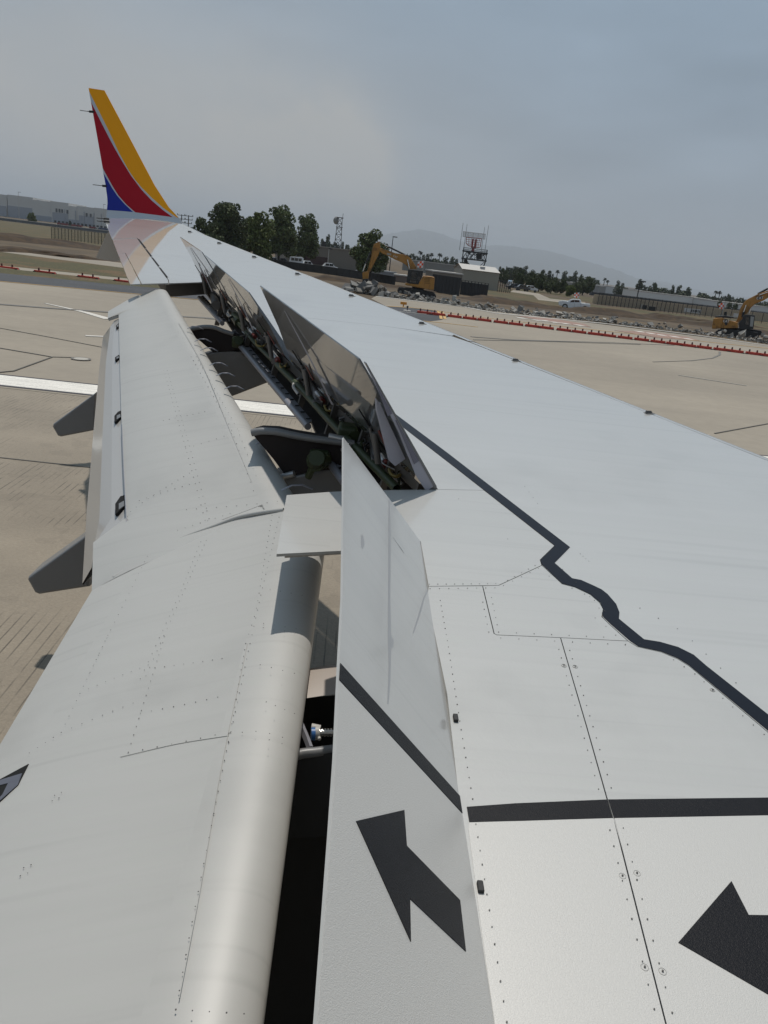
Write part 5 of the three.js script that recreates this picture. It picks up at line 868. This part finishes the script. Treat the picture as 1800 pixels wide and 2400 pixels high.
{ // nearer excavator, side on, boom to the left
  const c = conv(780, 520, 0.18083), S = stand(976, 700), o = thing('excavator', S.p, 'yellow excavator facing left with its stick down in the rubble', 'excavator', null, S.turn), e = (name, pts, m, d, z, bev = 0.04, par = o) => mesh(name, ext(S, pts.map(p => c(...p)), d, z, bev), m, par);
  tracksOf(S, [[840, 885], [848, 858], [870, 846], [1050, 862], [1290, 910], [1330, 935], [1338, 960], [1325, 990], [1290, 1003], [1240, 1000], [900, 925], [850, 912]].map(p => c(...p)), o, [1.2, -1.2], 0.65);
  for (let i = 0; i < 8; i++) { const p = S.at(...c(880 + i * 57, 905 + i * 9.5)); mesh('roller', bar(V(p.x, p.y + 0.05, 1.5), V(p.x, p.y + 0.05, 1.56), 0.16, 0.16, 12), M.hyd, o); }
  for (let i = 0; i < 22; i++) { const f = i / 21, p = S.at(...c(868 + f * 440, 846 + f * 66)); mesh('track_pad', box(0.14, 0.06, 0.68, p.x, p.y, 1.2), trackM, o); }
  e('undercarriage', [[1030, 840], [1180, 860], [1170, 910], [1040, 890]], trackM, 2, 0);
  e('body', [[945, 790], [1108, 806], [1172, 700], [1240, 702], [1312, 715], [1320, 735], [1306, 880], [1210, 868], [1060, 838], [940, 815]], cat, 2.8, 0, 0.08);
  e('cab', [[980, 612], [1170, 632], [1166, 690], [1108, 806], [955, 786], [962, 740]], catDark, 1.1, 0.85, 0.05);
  e('cab_window', [[1020, 640], [1092, 645], [1086, 722], [1018, 714]], glass, 0.04, 1.41, 0); e('cab_window', [[1010, 730], [1084, 738], [1078, 785], [1000, 775]], glass, 0.04, 1.41, 0); e('cab_window', [[1110, 648], [1150, 652], [1146, 700], [1106, 770], [1098, 768]], glass, 0.04, 1.41, 0);
  for (let i = 0; i < 4; i++) e('vent', [[1185, 722 + i * 20], [1258, 730 + i * 20], [1256, 740 + i * 20], [1184, 732 + i * 20]], std(rgb(0.2, 0.1, 0.015), 0.6), 0.05, 1.41, 0);
  e('boom', [[588, 360], [600, 340], [640, 345], [720, 372], [810, 405], [900, 418], [965, 432], [1015, 480], [1085, 585], [1090, 615], [985, 612], [962, 570], [900, 528], [800, 485], [710, 440], [640, 410]], cat, 0.55, -0.1, 0.06);
  e('stick', [[606, 250], [618, 330], [604, 400], [565, 480], [525, 560], [482, 645], [445, 645], [472, 550], [502, 440], [508, 370], [532, 292]], cat, 0.45, -0.1, 0.05);
  e('bucket_linkage', [[440, 640], [472, 648], [458, 750], [432, 775], [390, 762], [384, 660]], cat, 0.6, -0.1, 0.05); e('bucket', [[392, 740], [455, 735], [470, 780], [440, 830], [380, 800]], trackM, 1.2, -0.1, 0.05);
  mesh('cylinder', b3(S, c(498, 385), c(428, 545), 0.11, 0.3), catDark, o); mesh('rod', b3(S, c(428, 545), c(394, 640), 0.07, 0.3), M.steel, o); mesh('rod', b3(S, c(622, 265), c(720, 322), 0.06), M.steel, o); mesh('cylinder', b3(S, c(720, 322), c(930, 425), 0.1), catDark, o); mesh('rod', b3(S, c(968, 490), c(992, 605), 0.08, 0.4), M.steel, o);
  mesh('handrail', [b3(S, c(910, 415), c(950, 420), 0.03, 0.3), b3(S, c(950, 420), c(965, 440), 0.03, 0.3)], M.dark, o);
  { const p = S.at(...c(730, 420)), q = S.at(...c(810, 448)); mesh('plate', box(0.5, 0.22, 0.02, p.x, p.y, 0.19), std(rgb(0.3, 0.28, 0.24), 0.6), o).rotation.z = 0; letters('CAT', 0.22, q.x, q.y - 0.02, 0.18, o, std(rgb(0.5, 0.48, 0.42), 0.6), -0.25); }
  flagGeo(S, [[1102, 520], [1182, 502], [1172, 597], [1094, 592]].map(p => c(...p)), o);
}
{ // right hand excavator, boom rising out of the frame
  const c = conv(1600, 640, 0.12056), S = stand(1722, 790), o = thing('excavator', S.p, 'yellow excavator on the right with raised boom leaving the frame', 'excavator', null, S.turn), e = (name, pts, m, d, z, bev = 0.04, par = o) => mesh(name, ext(S, pts.map(p => c(...p)), d, z, bev), m, par);
  for (const [z, off] of [[1.25, 0], [-1.25, 60]]) mesh('track', ext(S, [[650, 1130], [700, 1090], [960, 1090], [1330, 1125], [1470, 1150], [1490, 1190], [1475, 1240], [1340, 1252], [1000, 1220], [680, 1180]].map(p => c(p[0] + off, p[1] - off * 0.4)), 0.65, z, 0.06), trackM, o);
  e('undercarriage', [[1080, 1070], [1180, 1080], [1170, 1200], [1090, 1190]], trackM, 2, 0);
  e('counterweight', [[605, 885], [640, 868], [775, 862], [785, 880], [785, 1065], [640, 1078], [590, 1078], [575, 1060]], cat, 2.8, 0, 0.12); e('body', [[786, 880], [900, 915], [1072, 958], [1072, 1062], [786, 1066]], cat, 2.7, 0, 0.04);
  e('hood', [[636, 835], [820, 822], [1000, 850], [990, 872], [640, 866]], catDark, 2, 0, 0.05); mesh('exhaust', b3(S, c(815, 835), c(822, 760), 0.1), catDark, o); mesh('air_filter', b3(S, c(838, 830), c(842, 750), 0.12, 0.5), catDark, o);
  e('cab', [[1170, 832], [1222, 800], [1402, 816], [1395, 900], [1372, 1082], [1100, 1090], [1088, 962], [1160, 892]], catDark, 1.1, 0.8, 0.05); e('cab_window', [[1322, 836], [1386, 848], [1362, 1034], [1305, 1030]], std(rgb(0.3, 0.3, 0.29), 0.4), 0.04, 1.37, 0); e('cab_window', [[1230, 840], [1290, 846], [1280, 1000], [1220, 990]], glass, 0.04, 1.37, 0);
  e('boom', [[1035, 955], [1070, 870], [1120, 685], [1180, 582], [1262, 508], [1480, 398], [1660, 335], [1900, 270], [2200, 240], [2210, 340], [1900, 400], [1660, 482], [1560, 540], [1400, 602], [1322, 682], [1242, 800], [1182, 872], [1100, 950]], cat, 0.7, -0.15, 0.08);
  e('stick', [[2150, 230], [2230, 240], [2500, 900], [2450, 920]], cat, 0.5, -0.15, 0.05); e('bucket', [[2440, 880], [2520, 860], [2580, 960], [2480, 1040], [2400, 980]], trackM, 1.3, -0.15, 0.05);
  mesh('cylinder', b3(S, c(1460, 405), c(1660, 300), 0.11), catDark, o); mesh('rod', b3(S, c(1660, 300), c(2000, 240), 0.07), M.steel, o); mesh('rod', b3(S, c(1235, 620), c(1188, 755), 0.07, 0.35), M.steel, o); mesh('rod', b3(S, c(1330, 680), c(1288, 790), 0.07, 0.35), M.steel, o); mesh('hose', b3(S, c(1490, 430), c(1660, 370), 0.06, 0.3), M.steel, o); mesh('cylinder', b3(S, c(1188, 755), c(1160, 850), 0.12, 0.35), catDark, o);
  const lw = std(rgb(0.6, 0.58, 0.55), 0.6), b1 = e('emblem_plate', [[815, 890], [882, 895], [876, 990], [850, 1015], [820, 985]], catDark, 0.03, 1.43, 0), b2 = e('emblem_plate', [[1445, 472], [1540, 440], [1568, 465], [1540, 500], [1465, 525]], catDark, 0.03, 0.23, 0);
  const q1 = S.at(...c(849, 930)), q2 = S.at(...c(1500, 484)); letters('CAT', 0.26, q1.x, q1.y, 1.445, b1, lw); letters('CAT', 0.28, q2.x, q2.y, 0.25, b2, lw, 0.25);
  flagGeo(S, [[692, 595], [822, 570], [800, 708], [712, 695]].map(p => c(...p)), o);
}
{ // pickup
  const c = conv(1160, 600, 0.15673), S = stand(1347, 727.5), o = thing('pickup_truck', S.p, 'silver crew cab pickup facing left on the dirt with a checkered flag', 'pickup truck', null, S.turn), e = (name, pts, m, d, z, bev = 0.05, par = o) => mesh(name, ext(S, pts.map(p => c(...p)), d, z, bev), m, par), sil = phys(rgb(0.74, 0.74, 0.73), 0.35, { clearcoat: 1, clearcoatRoughness: 0.08 });
  e('body', [[952, 690], [962, 672], [1010, 664], [1078, 672], [1120, 690], [1285, 690], [1292, 702], [1418, 716], [1424, 730], [1420, 785], [1390, 790], [1380, 755], [1345, 745], [1310, 758], [1296, 796], [1095, 772], [1082, 725], [1050, 712], [1022, 722], [1005, 745], [955, 735]], sil, 1.95, 0, 0.08);
  e('cabin', [[1078, 674], [1142, 645], [1180, 641], [1270, 648], [1286, 664], [1290, 702], [1110, 692]], sil, 1.75, 0, 0.1); e('side_window', [[1122, 688], [1155, 658], [1190, 656], [1188, 697], [1125, 692]], glass, 0.03, 0.885, 0); e('side_window', [[1196, 656], [1262, 661], [1268, 700], [1194, 697]], glass, 0.03, 0.885, 0); e('windscreen', [[1085, 675], [1140, 650], [1146, 653], [1096, 678]], glass, 1.5, 0, 0.01);
  e('grille', [[950, 692], [958, 690], [960, 722], [952, 720]], catDark, 1.5, 0, 0.01); e('headlight', [[954, 680], [975, 676], [978, 684], [956, 690]], M.steel, 0.4, 0.7, 0.01);
  for (const [x, y] of [[1050, 742], [1340, 778]]) { const p = S.at(...c(x, y)); for (const z of [0.85, -0.85]) { const w = mesh('wheel', bar(V(p.x, 0.4, z - 0.12), V(p.x, 0.4, z + 0.12), 0.4, 0.4, 18), tyre, o); mesh('rim', bar(V(p.x, 0.4, z + 0.1 * Math.sign(z)), V(p.x, 0.4, z + 0.13 * Math.sign(z)), 0.24, 0.24, 14), M.alu, w); } }
  for (const x of [1192, 1282]) e('door_gap', [[x, 700], [x + 2, 700], [x + 4, 788], [x + 2, 788]], catDark, 0.01, 0.972, 0);
  flagGeo(S, [[1186, 552], [1264, 546], [1256, 626], [1184, 618]].map(p => c(...p)), o);
}
// parked vehicles behind the screen fence
function car(px, base, len, h, label, van, m, turn = 0) {
  const S = stand(px, base), o = thing(van ? 'parked_van' : 'parked_car', S.p, label, van ? 'van' : 'car', 'vehicles parked behind the screened fence', S.turn + turn), L = len, sh = new THREE.Shape();
  const pr = van ? [[-.5, .25], [-.5, .55], [-.42, .95], [.4, 1], [.5, .9], [.5, .25]] : [[-.5, .28], [-.49, .5], [-.3, .6], [-.14, .97], [.16, 1], [.34, .66], [.5, .58], [.5, .28]];
  const g = new THREE.ExtrudeGeometry(new THREE.Shape(pr.map(([a, b]) => new THREE.Vector2(a * L, b * h))), { depth: 1.6, bevelEnabled: true, bevelSize: 0.06, bevelThickness: 0.08, bevelOffset: -0.06, bevelSegments: 2 }); g.translate(0, 0, -0.8); mesh('body', g, m, o);
  for (const [a, b] of van ? [[-.36, -.14], [-.1, .12], [.16, .38]] : [[-.2, 0], [.03, .22]]) mesh('side_window', box((b - a) * L, h * 0.24, 0.03, (a + b) / 2 * L, h * (van ? 0.76 : 0.8), 0.885), glass, o);
  for (const a of [-.32, .32]) mesh('wheel', bar(V(a * L, h * 0.19, 0.7), V(a * L, h * 0.19, 0.9), h * 0.19, h * 0.19, 14), tyre, o);
}
const cw = phys(rgb(0.6, 0.6, 0.6), 0.35, { clearcoat: 1, clearcoatRoughness: 0.05 }), cd = phys(rgb(0.03, 0.03, 0.035), 0.35, { clearcoat: 1, clearcoatRoughness: 0.05 });
car(693, 628.5, 2.9, 2.3, 'white van with dark windows parked by the forked tree', true, cw); car(717, 631.5, 3.4, 1.75, 'white car with glinting roof right of the white van', false, cw, 0.3); car(768, 637, 3.9, 1.8, 'white car with long low body parked below the dish mast', false, cw, 0.2); car(640, 621.5, 2.9, 1.6, 'grey car at the left end of the parked row', false, phys(rgb(0.3, 0.3, 0.31), 0.3, { clearcoat: 1, clearcoatRoughness: 0.05 })); car(662, 624.5, 2.9, 1.7, 'black car left of the white van', false, cd); car(848, 645, 3, 1.7, 'pale car half hidden under the excavator stick', false, cw);
for (const [x, y, m, l] of [[1203, 679, cd, 'dark car in the far car park right of the hangar fence'], [1222, 682, cd, 'second dark car in the far car park'], [1240, 684, cw, 'pale car in the far car park under the dark trees']]) car(x, y, 4.2, 1.6, l, false, m, 0.2);
{ const S = stand(1193, 668), o = thing('glinting_car', S.p, 'bright glinting windscreen of a car beside the hangar', 'car', null, S.turn); mesh('body', box(2.2, 1, 1.8, 0, 0.6, 0, 0.15), cw, o); const g = box(1.8, 0.9, 0.04, 0, 0, 0); g.rotateX(-0.66); g.translate(0, 1.3, 0.5); mesh('windscreen', g, phys(rgb(0.8), 0.05, { metalness: 1 }), o); }
// --- signs, lights, barricades
{ const S = stand(945, 719.5), o = thing('taxiway_sign', S.p, 'small orange sign board on one leg before the nearer excavator', 'sign', null, S.turn); const w = 15 * S.m, h = 6 * S.m; mesh('board', box(w, h, 0.15, 0, 8.5 * S.m, 0, 0.03), std(rgb(0.5, 0.22, 0.03), 0.6), o); mesh('leg', box(0.12, 6 * S.m, 0.1, 0, 3 * S.m, 0), std(rgb(0.45, 0.2, 0.03), 0.6), o); }
{ const S = stand(954, 729), o = thing('edge_light', S.p, 'small dark edge light on a pale base on the asphalt strip', 'airfield light'); mesh('base', new THREE.CylinderGeometry(0.3, 0.34, 0.05, 16).translate(0, 0.05, 0), roofPale, o); mesh('stem', bar(V(0, 0.05, 0), V(0, 0.3, 0), 0.04), M.dark, o); mesh('lamp_head', new THREE.SphereGeometry(0.1, 12, 8).translate(0, 0.36, 0), M.dark, o); }
{
  const red = std(rgb(0.42, 0.035, 0.018), 0.55), org = std(rgb(0.62, 0.27, 0.12), 0.6), blk = M.rubber;
  const mk = (L, h) => { const o = new THREE.Group(); const body = new THREE.ExtrudeGeometry(new THREE.Shape([[-L / 2, 0], [-L / 2 + 0.05, h], [L / 2 - 0.05, h], [L / 2, 0]].map(p => new THREE.Vector2(...p))), { depth: 0.22, bevelEnabled: true, bevelSize: 0.02, bevelThickness: 0.02, bevelSegments: 1 }); body.translate(0, 0, -0.11); mesh('body', body, red, o);
    mesh('pale_panel', box(L * 0.2, h * 0.7, 0.1, L * 0.36, h * 0.85, 0.06, 0.02), org, o); mesh('pale_panel', box(L * 0.12, h * 0.5, 0.1, -L * 0.1, h * 0.95, -0.02, 0.02), org, o);
    for (const f of [-0.28, 0.22]) { const l = mesh('lamp', new THREE.CylinderGeometry(0.06, 0.075, 0.22, 10).translate(L * f, h + 0.1, 0), std(rgb(0.09, 0.015, 0.012), 0.4), o); } mesh('foot', box(0.16, 0.06, 0.5, -L * 0.45, 0.03, 0), blk, o); mesh('foot', box(0.16, 0.06, 0.5, L * 0.45, 0.03, 0), blk, o); return o; };
  const a = G(994, 735.5), b = G(1800, 836), d = b.clone().sub(a), L = d.length(), dir = d.clone().normalize(), turn = Math.atan2(-dir.z, dir.x), proto = mk(1.24, 0.2), step = 1.32;
  const n = Math.floor(L / step) + 3; for (let i = 0; i < n; i++) { const o = proto.clone(); o.name = numbered('low_barricade'); o.position.copy(a).addScaledVector(dir, i * step + rr(-.07, .07)).add(V(rr(-.06, .06), 0, rr(-.08, .08))); o.rotation.y = turn + rr(-0.09, 0.09); tag(o, (ORD[i] || 'last') + ' low red barricade from the left in the long line across the apron', 'barricade', 'red barricades lined up across the apron'); scene.add(o); }
  const p2 = mk(1.7, 0.12); for (const [x, y, l] of [[18, 629, 'low orange barricade at the left edge of the photo beyond the asphalt strip'], [105, 639.5, 'second low orange barricade from the left beyond the asphalt strip'], [207, 651.5, 'third low orange barricade from the left beyond the asphalt strip'], [292, 661, 'low orange barricade partly hidden by the wing trailing edge']]) { const o = p2.clone(); o.name = numbered('low_barricade'); o.position.copy(G(x, y)); o.rotation.y = turn + 0.05; tag(o, l, 'barricade'); scene.add(o); }
}
// --- broken concrete
{
  seed = 99; const geos = []; for (let k = 0; k < 9; k++) { const g = new THREE.BoxGeometry(1.6, 1.6, 1.6).toNonIndexed(), p = g.attributes.position, sx = rr(.8, 1.5), sy = rr(.22, .6), sz = rr(.6, 1.2), m = new Map(); for (let i = 0; i < p.count; i++) { const key = [0, 1, 2].map(j => p.getComponent(i, j).toFixed(3)).join(); if (!m.has(key)) m.set(key, [rr(.45, 1.15) * sx, rr(.5, 1.1) * sy, rr(.45, 1.15) * sz]); const q = m.get(key); p.setXYZ(i, p.getX(i) * q[0], p.getY(i) * q[1], p.getZ(i) * q[2]); } g.computeVertexNormals(); geos.push(g); }
  const mats = [[.29, .27, .24], [.21, .2, .185], [.37, .345, .305], [.13, .125, .12], [.25, .225, .195], [.32, .295, .26]].map(c => std(rgb(...c), 0.95));
  const o = thing('rubble_row', G(1000, 705), 'long row of broken concrete slabs along the cut pavement edge', 'rubble'), ctr = new THREE.CatmullRomCurve3([[825, 682], [880, 690], [960, 701], [1060, 713], [1160, 728], [1290, 741], [1420, 754], [1640, 781], [1800, 804], [1860, 812]].map(p => G(...p)));
  const chunk = (p, s, y) => { const m = new THREE.Mesh(geos[Math.floor(rnd() * 9)], mats[Math.floor(rnd() * 6)]); m.name = 'concrete_chunk'; m.castShadow = m.receiveShadow = true; m.position.copy(p).sub(o.position).setY(y); m.scale.setScalar(s); m.rotation.set(rr(-1, 1), rr(0, 6), rr(-1, 1)); o.add(m); };
  for (let i = 0; i < 290; i++) { const f = i / 290 + rr(0, .003), p = ctr.getPoint(f), t = ctr.getTangent(f), w = rr(-1, 1); const s = rr(.14, .36) * (rnd() < 0.18 ? 1.5 : 1); chunk(p.add(V(-t.z, 0, t.x).multiplyScalar(w * 2.2)), s, s * 0.35 + Math.max(0, 1 - Math.abs(w)) * rr(0, .75)); }
  const im = new THREE.InstancedMesh(geos[2], mats[0], 1500); im.name = 'small_rubble'; im.userData.kind = 'stuff'; const c = new THREE.Color();
  for (let i = 0; i < 1500; i++) { const p = ctr.getPoint(rnd()).add(V(rr(-1, 1), 0, rr(-2.6, 2.6))).sub(o.position); p.y = rr(0, .1); im.setMatrixAt(i, new THREE.Matrix4().compose(p, new THREE.Quaternion().setFromEuler(new THREE.Euler(rr(0, 3), rr(0, 3), rr(0, 3))), V(1, 1, 1).multiplyScalar(rr(.05, .2)))); const k = rr(.5, 1.4); im.setColorAt(i, c.setRGB(k, k, k)); } o.add(im);
  const h = thing('rubble_heap', G(866, 690), 'dark heap of broken slabs under the stick of the nearer excavator', 'rubble'); for (let i = 0; i < 34; i++) { const m = new THREE.Mesh(geos[i % 9], mats[[3, 1, 3, 4, 0][i % 5]]); m.name = 'concrete_chunk'; const a = rr(0, 6.28), r = rr(0, 2.6); m.position.set(Math.cos(a) * r * 1.3, Math.max(0.2, 1.7 - r * 0.6) * rr(.5, 1), Math.sin(a) * r * .7); m.scale.setScalar(rr(.35, .8)); m.rotation.set(rr(0, 3), rr(0, 3), rr(0, 3)); h.add(m); }
}
scene.fog = new THREE.FogExp2(new THREE.Color(0.64, 0.68, 0.725), 0.00012);

renderer.render(scene, camera);
